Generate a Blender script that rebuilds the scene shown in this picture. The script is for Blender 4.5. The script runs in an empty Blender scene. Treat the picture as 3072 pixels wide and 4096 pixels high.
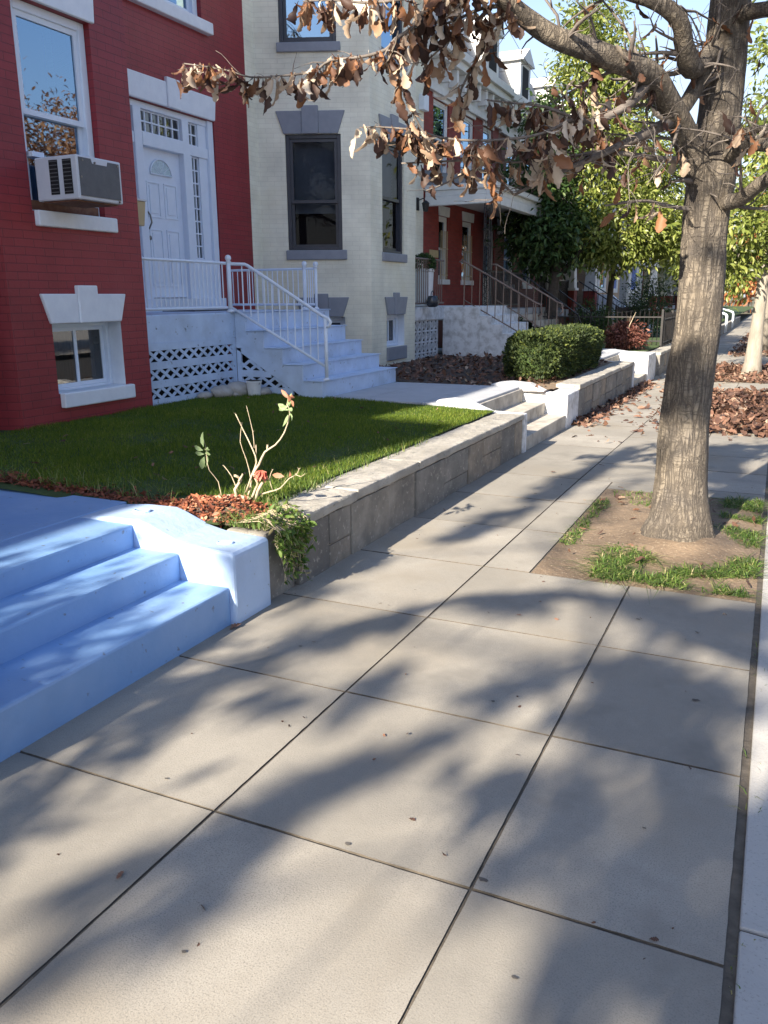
import bpy, math, random
import numpy as np
from mathutils import Vector, Matrix, noise as mnoise
random.seed(7); rng = np.random.default_rng(11)
SC = bpy.context.scene; COL = SC.collection
R = math.radians
SUN = Vector((-0.36, -1.9, 1.0)).normalized()      # direction towards the sun
HOUSE_X, BAY_X = -7.4, -5.83                        # main facade plane and bay front plane

def walk_z(y):                                      # the pavement falls gently up the street
    return -0.012 * max(0.0, min(y, 24.0) - 7.0)

# ------------------------------------------------------------------ materials
def newmat(name):
    m = bpy.data.materials.new(name); m.use_nodes = True
    nt = m.node_tree; nt.nodes.clear()
    out = nt.nodes.new('ShaderNodeOutputMaterial'); b = nt.nodes.new('ShaderNodeBsdfPrincipled')
    nt.links.new(b.outputs[0], out.inputs[0])
    return m, nt, b, out
def N(nt, t, **kw):
    n = nt.nodes.new(t)
    for k, v in kw.items():
        if k in n.inputs: n.inputs[k].default_value = v
        else: setattr(n, k, v)
    return n
def mixrgb(nt, fac, a, b, mode='MIX'):
    n = nt.nodes.new('ShaderNodeMix'); n.data_type = 'RGBA'; n.blend_type = mode
    for i, v in ((0, fac), (6, a), (7, b)):
        if hasattr(v, 'links') or isinstance(v, bpy.types.NodeSocket): nt.links.new(v, n.inputs[i])
        else: n.inputs[i].default_value = (v if i == 0 else (*v, 1.0))
    return n.outputs[2]
def ramp(nt, src, stops):
    r = nt.nodes.new('ShaderNodeValToRGB'); nt.links.new(src, r.inputs[0])
    e = r.color_ramp.elements
    while len(e) < len(stops): e.new(0.5)
    for el, (p, c) in zip(e, stops):
        el.position = p; el.color = (*c, 1.0) if len(c) == 3 else c
    return r.outputs[0]
def noise(nt, scale, detail=4.0, rough=0.6, coord=None, stretch=None):
    if coord is None:
        coord = nt.nodes.new('ShaderNodeTexCoord').outputs['Object']
    if stretch:
        mp = nt.nodes.new('ShaderNodeMapping'); mp.inputs['Scale'].default_value = stretch
        nt.links.new(coord, mp.inputs[0]); coord = mp.outputs[0]
    n = N(nt, 'ShaderNodeTexNoise', Scale=scale, Detail=detail, Roughness=rough)
    nt.links.new(coord, n.inputs['Vector'])
    return n.outputs['Fac']
def bump(nt, b, h, strength, dist=0.01, prev=None):
    n = N(nt, 'ShaderNodeBump', Strength=strength, Distance=dist)
    nt.links.new(h, n.inputs['Height'])
    if prev is not None: nt.links.new(prev, n.inputs['Normal'])
    nt.links.new(n.outputs[0], b.inputs['Normal'])
    return n.outputs[0]
def mat(name, c, c2=None, scale=6.0, rough=0.7, bs=None, bstr=0.2, bdist=0.005, metal=0.0, stops=None, transl=0.0,
        spots=None, stain2=None, stretch=None, c3=None, scale3=0.8, spec=None):
    m, nt, b, out = newmat(name)
    col = None
    if stops:                                       # colour varies from piece to piece (face attribute)
        a = N(nt, 'ShaderNodeAttribute', attribute_name='rnd')
        col = ramp(nt, a.outputs['Fac'], stops)
        if c2:
            f = noise(nt, scale, stretch=stretch)
            f = ramp(nt, f, [(0.3, (0.75, 0.75, 0.75)), (0.7, (1.2, 1.2, 1.2))])
            col = mixrgb(nt, 1.0, col, f, 'MULTIPLY')
    elif c2:
        f = ramp(nt, noise(nt, scale, stretch=stretch), [(0.32, (0, 0, 0)), (0.68, (1, 1, 1))])
        col = mixrgb(nt, f, c, c2)
    if c3:
        f = ramp(nt, noise(nt, scale3, detail=3.0), [(0.45, (0, 0, 0)), (0.72, (1, 1, 1))])
        col = mixrgb(nt, f, col if col is not None else c, c3)
    if stain2:
        f = ramp(nt, noise(nt, 0.75, detail=4.0), [(0.52, (0, 0, 0)), (0.8, (0.6, 0.6, 0.6))])
        col = mixrgb(nt, f, col, stain2)
    if spots:                                       # (colour, scale, low, high) fine flecks
        sc, ss, lo, hi = spots
        f = ramp(nt, noise(nt, ss, detail=2.0), [(lo, (0, 0, 0)), (hi, (1, 1, 1))])
        col = mixrgb(nt, f, col if col is not None else c, sc)
    if col is None: b.inputs['Base Color'].default_value = (*c, 1)
    else: nt.links.new(col, b.inputs['Base Color'])
    b.inputs['Roughness'].default_value = rough; b.inputs['Metallic'].default_value = metal
    if spec is not None: b.inputs['Specular IOR Level'].default_value = spec
    if bs: bump(nt, b, noise(nt, bs, stretch=stretch), bstr, bdist)
    if transl > 0:
        t = nt.nodes.new('ShaderNodeBsdfTranslucent')
        if col is None: t.inputs[0].default_value = (*c, 1)
        else: nt.links.new(col, t.inputs[0])
        mx = nt.nodes.new('ShaderNodeMixShader'); mx.inputs[0].default_value = transl
        nt.links.new(b.outputs[0], mx.inputs[1]); nt.links.new(t.outputs[0], mx.inputs[2])
        nt.links.new(mx.outputs[0], out.inputs[0])
    return m
def brick_mat(name, c, c2, mortar, rough=0.55, stain=None):
    m, nt, b, out = newmat(name)
    uv = nt.nodes.new('ShaderNodeTexCoord').outputs['UV']
    br = N(nt, 'ShaderNodeTexBrick', Scale=1.0)
    br.inputs['Color1'].default_value = (*c, 1); br.inputs['Color2'].default_value = (*c2, 1); br.inputs['Mortar'].default_value = (*mortar, 1)
    br.inputs['Mortar Size'].default_value = 0.0048; br.inputs['Mortar Smooth'].default_value = 0.35
    br.inputs['Brick Width'].default_value = 0.213; br.inputs['Row Height'].default_value = 0.0677
    warp = N(nt, 'ShaderNodeTexNoise', Scale=3.0); nt.links.new(uv, warp.inputs['Vector'])
    wm = nt.nodes.new('ShaderNodeVectorMath'); wm.operation = 'MULTIPLY_ADD'
    wm.inputs[1].default_value = (0.02, 0.008, 0); nt.links.new(warp.outputs['Color'], wm.inputs[0]); nt.links.new(uv, wm.inputs[2])
    nt.links.new(wm.outputs[0], br.inputs['Vector'])
    col = br.outputs['Color']
    f = ramp(nt, noise(nt, 1.6, 5), [(0.3, (0.82, 0.82, 0.82)), (0.7, (1.15, 1.15, 1.15))])
    col = mixrgb(nt, 1.0, col, f, 'MULTIPLY')
    if stain:
        f = ramp(nt, noise(nt, 1.1, 4), [(0.52, (0, 0, 0)), (0.75, (0.7, 0.7, 0.7))])
        col = mixrgb(nt, f, col, stain)
    nt.links.new(col, b.inputs['Base Color']); b.inputs['Roughness'].default_value = rough
    inv = nt.nodes.new('ShaderNodeMath'); inv.operation = 'SUBTRACT'; inv.inputs[0].default_value = 1.0
    nt.links.new(br.outputs['Fac'], inv.inputs[1])
    p = bump(nt, b, inv.outputs[0], 0.42, 0.006)
    bump(nt, b, noise(nt, 45, 4), 0.35, 0.004, p)
    return m
def glass_mat(name, tint=(0.55, 0.6, 0.62), refl=0.2, gc=(1, 1, 1), ior=1.5):
    m, nt, b, out = newmat(name)
    nt.nodes.remove(b)
    t = N(nt, 'ShaderNodeBsdfTransparent'); t.inputs[0].default_value = (*tint, 1)
    g = N(nt, 'ShaderNodeBsdfGlossy', Roughness=0.015); g.inputs[0].default_value = (*gc, 1)
    n = nt.nodes.new('ShaderNodeTexCoord'); w = N(nt, 'ShaderNodeTexNoise', Scale=1.3, Detail=1.0)
    nt.links.new(n.outputs['Object'], w.inputs['Vector'])
    bp = N(nt, 'ShaderNodeBump', Strength=0.05, Distance=0.02); nt.links.new(w.outputs['Fac'], bp.inputs['Height'])
    nt.links.new(bp.outputs[0], g.inputs['Normal'])
    fr = N(nt, 'ShaderNodeFresnel', IOR=ior)
    ad = nt.nodes.new('ShaderNodeMath'); ad.operation = 'ADD'; ad.use_clamp = True; ad.inputs[1].default_value = refl
    nt.links.new(fr.outputs[0], ad.inputs[0])
    mx = nt.nodes.new('ShaderNodeMixShader'); nt.links.new(ad.outputs[0], mx.inputs[0])
    nt.links.new(t.outputs[0], mx.inputs[1]); nt.links.new(g.outputs[0], mx.inputs[2]); nt.links.new(mx.outputs[0], out.inputs[0])
    return m

BROWN = [(0.0, (0.035, 0.02, 0.017)), (0.3, (0.085, 0.045, 0.033)), (0.5, (0.19, 0.095, 0.055)), (0.62, (0.27, 0.12, 0.05)), (0.78, (0.45, 0.34, 0.24)), (1.0, (0.66, 0.58, 0.47))]
M = dict(
    concrete=mat('concrete_slab', (0.36, 0.32, 0.265), (0.47, 0.425, 0.355), 3.0, 0.9, bs=170, bstr=0.32, bdist=0.003,
                 stops=[(0, (0.27, 0.255, 0.222)), (0.5, (0.322, 0.304, 0.265)), (1, (0.37, 0.348, 0.304))],
                 spots=((0.215, 0.202, 0.178), 210, 0.5, 0.7), c3=(0.225, 0.21, 0.18), scale3=1.5, stain2=(0.30, 0.25, 0.175)),
    strip=mat('pale_concrete', (0.40, 0.395, 0.38), (0.46, 0.455, 0.43), 3.0, 0.9, bs=100, bstr=0.3, spots=((0.3, 0.29, 0.27), 130, 0.58, 0.75)),
    oldconc=mat('weathered_concrete', (0.50, 0.47, 0.41), (0.40, 0.37, 0.32), 5.0, 0.9, bs=40, bstr=0.4, c3=(0.27, 0.25, 0.22), scale3=6.0),
    whiteconc=mat('whitewashed_concrete', (0.66, 0.68, 0.70), (0.57, 0.59, 0.61), 4.0, 0.85, bs=30, bstr=0.35, c3=(0.36, 0.36, 0.36), scale3=8.0),
    path=mat('grey_path_concrete', (0.42, 0.44, 0.47), (0.36, 0.38, 0.41), 4.0, 0.9, bs=60, bstr=0.3),
    stone=mat('stone_blocks', (0.3, 0.27, 0.22), (0.3, 0.27, 0.22), 7.0, 0.9, bs=28, bstr=0.6, bdist=0.012,
              stops=[(0, (0.15, 0.145, 0.135)), (0.4, (0.215, 0.207, 0.19)), (0.75, (0.27, 0.25, 0.215)), (0.9, (0.28, 0.235, 0.18)), (1, (0.20, 0.188, 0.168))], c3=(0.13, 0.125, 0.115), scale3=3.2, spots=((0.36, 0.34, 0.30), 30, 0.6, 0.72)),
    coping=mat('coping_stone', (0.38, 0.362, 0.32), (0.27, 0.257, 0.228), 6.0, 0.9, bs=20, bstr=0.7, bdist=0.012, c3=(0.44, 0.42, 0.38), scale3=3.5, spots=((0.17, 0.19, 0.17), 30, 0.62, 0.72)),
    mortar=mat('wall_mortar', (0.33, 0.31, 0.27), (0.26, 0.24, 0.2), 10, 0.95, bs=40, bstr=0.5),
    asphalt=mat('asphalt', (0.05, 0.05, 0.052), (0.065, 0.064, 0.062), 8, 0.85, bs=90, bstr=0.4),
    dirt=mat('bare_dirt', (0.15, 0.11, 0.075), (0.245, 0.18, 0.12), 5, 0.95, bs=30, bstr=0.8, bdist=0.015, spots=((0.36, 0.3, 0.22), 60, 0.6, 0.7)),
    joint=mat('joint_dirt', (0.075, 0.065, 0.052), (0.14, 0.12, 0.095), 20, 0.95, bs=60, bstr=0.8),
    mulch=mat('dark_mulch', (0.045, 0.032, 0.026), (0.09, 0.065, 0.05), 14, 0.95, bs=35, bstr=1.0, bdist=0.02),
    lawn=mat('lawn_soil', (0.03, 0.055, 0.013), (0.05, 0.09, 0.018), 6, 0.95, bs=60, bstr=0.8),
    field=mat('far_ground', (0.12, 0.11, 0.08), (0.09, 0.1, 0.05), 0.6, 0.95),
    blade=mat('grass_blades', (0.07, 0.17, 0.02), rough=0.6, stops=[(0, (0.045, 0.10, 0.010)), (0.5, (0.125, 0.20, 0.019)), (0.85, (0.25, 0.31, 0.03)), (1, (0.42, 0.40, 0.12))], transl=0.48),
    weed=mat('weed_blades', (0.12, 0.2, 0.04), rough=0.6, stops=[(0, (0.05, 0.10, 0.02)), (0.5, (0.11, 0.2, 0.035)), (0.8, (0.22, 0.27, 0.07)), (1, (0.42, 0.37, 0.2))], transl=0.35),
    redbrick=brick_mat('red_painted_brick', (0.25, 0.022, 0.030), (0.27, 0.026, 0.034), (0.165, 0.016, 0.024), 0.5, stain=(0.30, 0.042, 0.05)),
    cream=brick_mat('cream_painted_brick', (0.77, 0.745, 0.605), (0.80, 0.78, 0.64), (0.70, 0.68, 0.55), 0.6, stain=(0.75, 0.70, 0.51)),
    rawred=brick_mat('red_brick', (0.20, 0.028, 0.022), (0.26, 0.04, 0.03), (0.16, 0.05, 0.04), 0.75),
    tanbrick=brick_mat('tan_brick', (0.38, 0.27, 0.19), (0.44, 0.32, 0.23), (0.4, 0.36, 0.3), 0.8),
    darkbrick=brick_mat('brown_brick', (0.13, 0.05, 0.035), (0.18, 0.07, 0.05), (0.2, 0.15, 0.12), 0.8),
    greybrick=brick_mat('grey_painted_brick', (0.35, 0.36, 0.37), (0.4, 0.41, 0.42), (0.27, 0.28, 0.29), 0.7),
    white=mat('white_paint', (0.72, 0.80, 0.90), (0.68, 0.76, 0.86), 8, 0.45, bs=35, bstr=0.12),
    trim=mat('offwhite_trim', (0.70, 0.70, 0.68), (0.62, 0.62, 0.61), 6, 0.55, bs=30, bstr=0.2),
    stonewhite=mat('white_painted_stone', (0.77, 0.82, 0.88), (0.70, 0.75, 0.82), 9, 0.6, bs=26, bstr=0.35, bdist=0.006),
    bluewhite=mat('blue_white_porch_paint', (0.54, 0.67, 0.86), (0.45, 0.57, 0.76), 5, 0.55, bs=26, bstr=0.3, bdist=0.006, c3=(0.40, 0.50, 0.64), scale3=3.5, spots=((0.19, 0.23, 0.29), 19, 0.66, 0.74)),
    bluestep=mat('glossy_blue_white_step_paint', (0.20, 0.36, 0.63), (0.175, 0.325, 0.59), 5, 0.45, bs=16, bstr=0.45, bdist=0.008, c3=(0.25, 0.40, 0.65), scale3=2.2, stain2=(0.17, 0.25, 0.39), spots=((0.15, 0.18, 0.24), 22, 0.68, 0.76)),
    bluecheek=mat('pale_blue_cheek_paint', (0.43, 0.57, 0.79), (0.38, 0.52, 0.74), 5, 0.5, bs=18, bstr=0.5, bdist=0.008, c3=(0.36, 0.47, 0.65), scale3=3.0, spots=((0.22, 0.26, 0.32), 24, 0.70, 0.78)),
    greytrim=mat('grey_painted_stone', (0.22, 0.24, 0.28), (0.26, 0.28, 0.32), 8, 0.6, bs=30, bstr=0.25),
    darkframe=mat('dark_window_frame', (0.028, 0.032, 0.045), (0.04, 0.045, 0.06), 10, 0.4),
    glass=glass_mat('window_glass', (0.45, 0.5, 0.55), 0.3, (0.5, 0.74, 1.0)), bayglass=glass_mat('bay_window_glass', (0.36, 0.40, 0.46), 0.0, ior=1.2), dimglass=glass_mat('dim_glass', (0.35, 0.37, 0.4), 0.06),
    frost=mat('leaded_glass', (0.34, 0.48, 0.55), (0.55, 0.68, 0.74), 40, 0.25),
    blind=mat('pale_blind', (0.42, 0.43, 0.42), (0.36, 0.37, 0.37), 4, 0.7),
    curtain=mat('grey_curtain', (0.2, 0.2, 0.19), (0.28, 0.27, 0.25), 7, 0.8, stretch=(1, 12, 0.5)),
    maroon=mat('dark_room_panel', (0.03, 0.018, 0.018), (0.05, 0.028, 0.024), 9, 0.9), dark=mat('dark_void', (0.012, 0.012, 0.014), rough=0.9),
    acwhite=mat('air_conditioner_shell', (0.62, 0.66, 0.72), (0.55, 0.59, 0.66), 5, 0.4),
    acgrey=mat('air_conditioner_back', (0.085, 0.09, 0.10), (0.11, 0.115, 0.125), 14, 0.5, bs=160, bstr=0.5),
    rust=mat('rust_stain', (0.12, 0.045, 0.025), (0.2, 0.1, 0.06), 18, 0.8),
    tan=mat('tan_enamel', (0.50, 0.40, 0.22), (0.42, 0.33, 0.18), 8, 0.4),
    iron=mat('black_iron', (0.018, 0.018, 0.02), (0.03, 0.028, 0.028), 12, 0.45, metal=0.3),
    brownrail=mat('brown_painted_rail', (0.15, 0.105, 0.085), (0.2, 0.14, 0.11), 12, 0.5),
    slate=mat('slate_roof', (0.16, 0.18, 0.21), (0.22, 0.24, 0.27), 14, 0.7, bs=20, bstr=0.4),
    roof=mat('flat_roof_felt', (0.09, 0.09, 0.09), (0.12, 0.12, 0.12), 3, 0.9),
    blue=mat('blue_shutter_paint', (0.02, 0.10, 0.42), rough=0.5), redpaint=mat('red_porch_paint', (0.2, 0.03, 0.03), (0.15, 0.025, 0.025), 6, 0.6),
    bark=None,
    darkbark=mat('dark_bark', (0.045, 0.036, 0.03), (0.08, 0.065, 0.055), 14, 0.9, bs=30, bstr=0.5), lancet=mat('white_frame_panel', (0.7, 0.72, 0.74), (0.62, 0.64, 0.66), 8, 0.6),
    twig=mat('twig_bark', (0.11, 0.095, 0.085), (0.2, 0.175, 0.155), 30, 0.9),
    palebark=mat('pale_bark', (0.31, 0.285, 0.24), (0.2, 0.18, 0.15), 9, 0.9, bs=16, bstr=0.7, bdist=0.02, stretch=(1, 1, 0.25)),
    dryleaf=mat('dry_oak_leaf', (0.2, 0.1, 0.05), rough=0.6, stops=BROWN, transl=0.3),
    litter=mat('fallen_leaf', (0.2, 0.1, 0.05), rough=0.75, stops=[(0, (0.05, 0.03, 0.024)), (0.4, (0.12, 0.062, 0.042)), (0.72, (0.22, 0.115, 0.075)), (1, (0.40, 0.31, 0.23))], transl=0.12),
    grass_leaf=mat('evergreen_leaf', (0.1, 0.16, 0.03), rough=0.38, stops=[(0, (0.055, 0.082, 0.018)), (0.4, (0.16, 0.205, 0.045)), (0.75, (0.26, 0.30, 0.07)), (1, (0.40, 0.42, 0.13))], transl=0.4),
    darkneedle=mat('dark_evergreen_leaf', (0.03, 0.07, 0.02), rough=0.55, stops=[(0, (0.018, 0.04, 0.012)), (0.6, (0.04, 0.085, 0.02)), (1, (0.09, 0.14, 0.03))], transl=0.2),
    hedge=mat('hedge_leaf', (0.05, 0.09, 0.02), rough=0.7, stops=[(0, (0.016, 0.03, 0.009)), (0.6, (0.04, 0.066, 0.013)), (1, (0.14, 0.17, 0.03))], transl=0.25),
    redleaf=mat('red_shrub_leaf', (0.2, 0.05, 0.03), rough=0.6, stops=[(0, (0.06, 0.022, 0.018)), (0.6, (0.17, 0.06, 0.042)), (1, (0.33, 0.15, 0.10))], transl=0.3),
    autumn=mat('autumn_leaf', (0.3, 0.12, 0.04), rough=0.6, stops=[(0, (0.20, 0.07, 0.03)), (0.6, (0.42, 0.16, 0.06)), (1, (0.55, 0.28, 0.11))], transl=0.4),
    cane=mat('pale_rose_cane', (0.52, 0.44, 0.32), (0.40, 0.33, 0.22), 40, 0.8, bs=60, bstr=0.4),
    roseleaf=mat('rose_leaf', (0.30, 0.40, 0.20), (0.24, 0.34, 0.15), 30, 0.6, transl=0.3),
    pinkleaf=mat('pinkish_rose_leaf', (0.42, 0.17, 0.11), (0.36, 0.2, 0.12), 30, 0.6, transl=0.3),
    petal=mat('faded_red_petal', (0.45, 0.045, 0.035), (0.55, 0.3, 0.2), 24, 0.6, transl=0.2),
    chips=mat('red_mulch_chip', (0.3, 0.1, 0.05), rough=0.85, stops=[(0, (0.10, 0.03, 0.018)), (0.5, (0.28, 0.085, 0.04)), (0.85, (0.40, 0.16, 0.08)), (1, (0.5, 0.33, 0.22))]),
    rock=mat('garden_rock', (0.42, 0.40, 0.37), (0.3, 0.285, 0.26), 8, 0.9, bs=14, bstr=0.6, bdist=0.02),
    pot=mat('glazed_pot', (0.03, 0.035, 0.045), rough=0.25), bucket=mat('white_plastic', (0.68, 0.7, 0.72), (0.6, 0.62, 0.63), 8, 0.4),
    brass=mat('tarnished_metal', (0.25, 0.24, 0.22), rough=0.35, metal=0.9), mat=mat('door_mat', (0.05, 0.05, 0.055), (0.09, 0.09, 0.09), 60, 0.95),
    stain=mat('gum_stain', (0.07, 0.065, 0.06), (0.11, 0.1, 0.09), 60, 0.9), hill=mat('far_trees', (0.05, 0.07, 0.03), (0.1, 0.09, 0.05), 2, 0.9),
)
def bark_mat():
    m, nt, b, out = newmat('oak_bark')
    co = nt.nodes.new('ShaderNodeTexCoord').outputs['Object']
    def ridges(scale, st, detail):
        mp = nt.nodes.new('ShaderNodeMapping'); mp.inputs['Scale'].default_value = st; nt.links.new(co, mp.inputs[0])
        n = N(nt, 'ShaderNodeTexNoise', Scale=scale, Detail=detail, Roughness=0.62, Distortion=0.6); nt.links.new(mp.outputs[0], n.inputs['Vector'])
        s_ = nt.nodes.new('ShaderNodeMath'); s_.operation = 'SUBTRACT'; s_.inputs[1].default_value = 0.5; nt.links.new(n.outputs['Fac'], s_.inputs[0])
        a = nt.nodes.new('ShaderNodeMath'); a.operation = 'ABSOLUTE'; nt.links.new(s_.outputs[0], a.inputs[0])
        return a.outputs[0]
    fur = ramp(nt, ridges(26, (1, 1, 0.16), 5.0), [(0.0, (0, 0, 0)), (0.07, (0.55, 0.55, 0.55)), (0.2, (1, 1, 1))])
    crk = ramp(nt, ridges(20, (0.35, 0.35, 1.3), 3.0), [(0.0, (0.35, 0.35, 0.35)), (0.035, (1, 1, 1))])
    hgt = mixrgb(nt, 1.0, fur, crk, 'MULTIPLY')
    col = mixrgb(nt, hgt, (0.09, 0.078, 0.067), (0.27, 0.238, 0.192))
    f = ramp(nt, noise(nt, 4, 5), [(0.3, (0.66, 0.67, 0.72)), (0.7, (1.25, 1.2, 1.1))])
    col = mixrgb(nt, 1.0, col, f, 'MULTIPLY')
    nt.links.new(col, b.inputs['Base Color']); b.inputs['Roughness'].default_value = 0.92
    p = bump(nt, b, hgt, 0.85, 0.014)
    bump(nt, b, noise(nt, 70, 4), 0.4, 0.004, p)
    return m
M['bark'] = bark_mat()

# ------------------------------------------------------------------ object helpers
ORG = {}
def origin(o):
    return ORG.get(o.name, Vector((0, 0, 0))) if o else Vector((0, 0, 0))
def setp(o, label=None, cat=None, group=None, kind=None):
    if label: o['label'] = label
    if cat: o['category'] = cat
    if group: o['group'] = group
    if kind: o['kind'] = kind
    return o
def thing(name, label, cat, loc, group=None):
    o = bpy.data.objects.new(name, None); COL.objects.link(o); o.location = loc
    o.empty_display_size = 0.2
    ORG[o.name] = Vector(loc)
    return setp(o, label, cat, group)
class Frame:                                        # a vertical plane: u along it, d outwards, z up
    def __init__(s, ox, oy, dx, dy):
        l = math.hypot(dx, dy); s.o = (ox, oy); s.d = (dx / l, dy / l); s.n = (dy / l, -dx / l)
    def __call__(s, u, d, z):
        return (s.o[0] + s.d[0] * u + s.n[0] * d, s.o[1] + s.d[1] * u + s.n[1] * d, z)
WF = Frame(0, 0, 0, 1)                              # u = Y, d = X
class MB:
    def __init__(s): s.V, s.F, s.M, s.U, s.Rn = [], [], [], [], []
    def poly(s, pts, m=0, uv=None, r=0.5):
        i = len(s.V); s.V += [tuple(p) for p in pts]; s.F.append(tuple(range(i, i + len(pts)))); s.M.append(m); s.U.append(uv); s.Rn.append(r)
    def box(s, fr, u0, u1, d0, d1, z0, z1, m=0, r=0.5, uv=False):
        P = [fr(u, d, z) for z in (z0, z1) for d in (d0, d1) for u in (u0, u1)]
        i = len(s.V); s.V += P
        for q in ((2, 3, 7, 6), (1, 0, 4, 5), (3, 1, 5, 7), (0, 2, 6, 4), (6, 7, 5, 4), (0, 1, 3, 2)):
            s.F.append(tuple(i + k for k in q)); s.M.append(m); s.Rn.append(r)
            if uv:
                s.U.append([(((P[k][0] + P[k][1])), P[k][2]) for k in q])
            else: s.U.append(None)
    def prism(s, fr, pts, d0, d1, m=0, r=0.5):       # polygon in (u, z), counter-clockwise from outside, extruded in d
        n = len(pts); i = len(s.V)
        s.V += [fr(u, d0, z) for u, z in pts] + [fr(u, d1, z) for u, z in pts]
        s.F.append(tuple(range(i + n, i + 2 * n))); s.F.append(tuple(range(i + n - 1, i - 1, -1)))
        for k in range(n):
            k2 = (k + 1) % n; s.F.append((i + k, i + k2, i + n + k2, i + n + k))
        for _ in range(n + 2): s.M.append(m); s.U.append(None); s.Rn.append(r)
    def tube(s, pts, rad, sides=8, m=0, r=0.5, cap=True):
        pts = [Vector(p) for p in pts]; n = len(pts)
        if not hasattr(rad, '__len__'): rad = [rad] * n
        up = None; base = len(s.V)
        for k in range(n):
            t = (pts[min(k + 1, n - 1)] - pts[max(k - 1, 0)]).normalized()
            if up is None:
                up = t.cross(Vector((0, 0, 1)))
                if up.length < 0.1: up = t.cross(Vector((1, 0, 0)))
                up.normalize()
            up = (up - t * up.dot(t)).normalized(); w = t.cross(up)
            for q in range(sides):
                a = 2 * math.pi * q / sides
                s.V.append(tuple(pts[k] + (up * math.cos(a) + w * math.sin(a)) * rad[k]))
        for k in range(n - 1):
            for q in range(sides):
                a = base + k * sides + q; b = base + k * sides + (q + 1) % sides
                s.F.append((a, b, b + sides, a + sides)); s.M.append(m); s.U.append(None); s.Rn.append(r)
        if cap:
            for ring, rev in ((0, True), (n - 1, False)):
                f = [base + ring * sides + q for q in range(sides)]
                s.F.append(tuple(reversed(f)) if rev else tuple(f)); s.M.append(m); s.U.append(None); s.Rn.append(r)
    def lathe(s, c, prof, sides=14, m=0):            # prof: (radius, z)
        s.tube([(c[0], c[1], c[2] + z) for _, z in prof], [max(p, 1e-4) for p, _ in prof], sides, m)
    def build(s, name, mats, parent=None, smooth=False, bevel=0.0, seg=2):
        me = bpy.data.meshes.new(name); o0 = origin(parent)
        me.from_pydata([(x - o0.x, y - o0.y, z - o0.z) for x, y, z in s.V], [], s.F)
        for mm in (mats if isinstance(mats, (list, tuple)) else [mats]): me.materials.append(mm)
        me.polygons.foreach_set('material_index', s.M)
        a = me.attributes.new('rnd', 'FLOAT', 'FACE'); a.data.foreach_set('value', s.Rn)
        if any(u is not None for u in s.U):
            uvl = me.uv_layers.new(name='UVMap')
            for p, u in zip(me.polygons, s.U):
                if u is not None:
                    for li, c in zip(p.loop_indices, u): uvl.data[li].uv = c
        if smooth: me.polygons.foreach_set('use_smooth', [True] * len(me.polygons))
        me.update()
        ob = bpy.data.objects.new(name, me); COL.objects.link(ob)
        if parent is not None:
            ob.parent = parent; ORG[ob.name] = o0
        if bevel:
            md = ob.modifiers.new('edge', 'BEVEL'); md.width = bevel; md.segments = seg; md.limit_method = 'ANGLE'; md.angle_limit = R(40)
        return ob
def np_mesh(name, V, F, mats, rnd=None, parent=None, smooth=False):
    """V (n,3) array, F list of equal-sided face index arrays (k,m)."""
    me = bpy.data.meshes.new(name); o0 = origin(parent); V = np.asarray(V, np.float32) - np.array(o0, np.float32)
    me.vertices.add(len(V)); me.vertices.foreach_set('co', V.ravel())
    flat = np.concatenate([f.ravel() for f in F]).astype(np.int32)
    tot = np.concatenate([np.full(len(f), f.shape[1]) for f in F]).astype(np.int32)
    st = np.concatenate([[0], np.cumsum(tot)[:-1]]).astype(np.int32)
    me.loops.add(len(flat)); me.loops.foreach_set('vertex_index', flat)
    me.polygons.add(len(tot)); me.polygons.foreach_set('loop_start', st); me.polygons.foreach_set('loop_total', tot)
    if rnd is not None:
        a = me.attributes.new('rnd', 'FLOAT', 'FACE'); a.data.foreach_set('value', np.asarray(rnd, np.float32))
    me.materials.append(mats)
    if smooth: me.polygons.foreach_set('use_smooth', np.ones(len(tot), bool))
    me.update(calc_edges=True); me.validate()
    ob = bpy.data.objects.new(name, me); COL.objects.link(ob)
    if parent is not None:
        ob.parent = parent; ORG[ob.name] = o0
    return ob
# leaf shapes: rows of (t along leaf, half width)
def leaf_template(rows, seed, fold=0.4, curl=0.35, rough=0.05):
    g = np.random.default_rng(seed); V = []; 
    c = curl * g.uniform(0.3, 1.3); fo = fold * g.uniform(-0.3, 1.5); tw = g.uniform(-0.6, 0.6)
    for t, w in rows:
        for sgn in (-1, 0, 1):
            x = sgn * w * max(.3, 1 - 0.30 * abs(fo)); z = fo * abs(sgn) * w * 1.0 - c * t * t + tw * sgn * w * t + g.normal(0, rough) * abs(sgn)
            V.append((x, t * (1 - 0.25 * c * t), z))
    F = []
    for k in range(len(rows) - 1):
        a = 3 * k
        F += [(a, a + 1, a + 4, a + 3), (a + 1, a + 2, a + 5, a + 4)]
    return np.array(V), np.array(F)
def curled_leaf(rows, seed, roll, curl):             # dry leaf rolled across its width and bent along its length
    g = np.random.default_rng(seed); V = []; ph = g.uniform(0, 6.28, 4); tw = g.uniform(-.9, .9)
    for t, w in rows:
        bend = curl * t * t
        for s_ in (-1, -.5, 0, .5, 1):
            a = roll * s_ * (w / .25) * (.7 + .3 * math.sin(5 * t + ph[0])); rr_ = .25 / max(abs(roll), .2)
            x = rr_ * math.sin(a); z = rr_ * (1 - math.cos(a)) * (1 if roll > 0 else -1) + .035 * math.sin(9 * t + ph[1] + 2 * s_) * abs(s_) + tw * x * t
            V.append((x, t - .3 * bend * t, z - bend * .55 + .02 * math.sin(7 * t + ph[2])))
    F = []
    for k in range(len(rows) - 1):
        for q in range(4): a = 5 * k + q; F.append((a, a + 1, a + 6, a + 5))
    return np.array(V), np.array(F)
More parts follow.
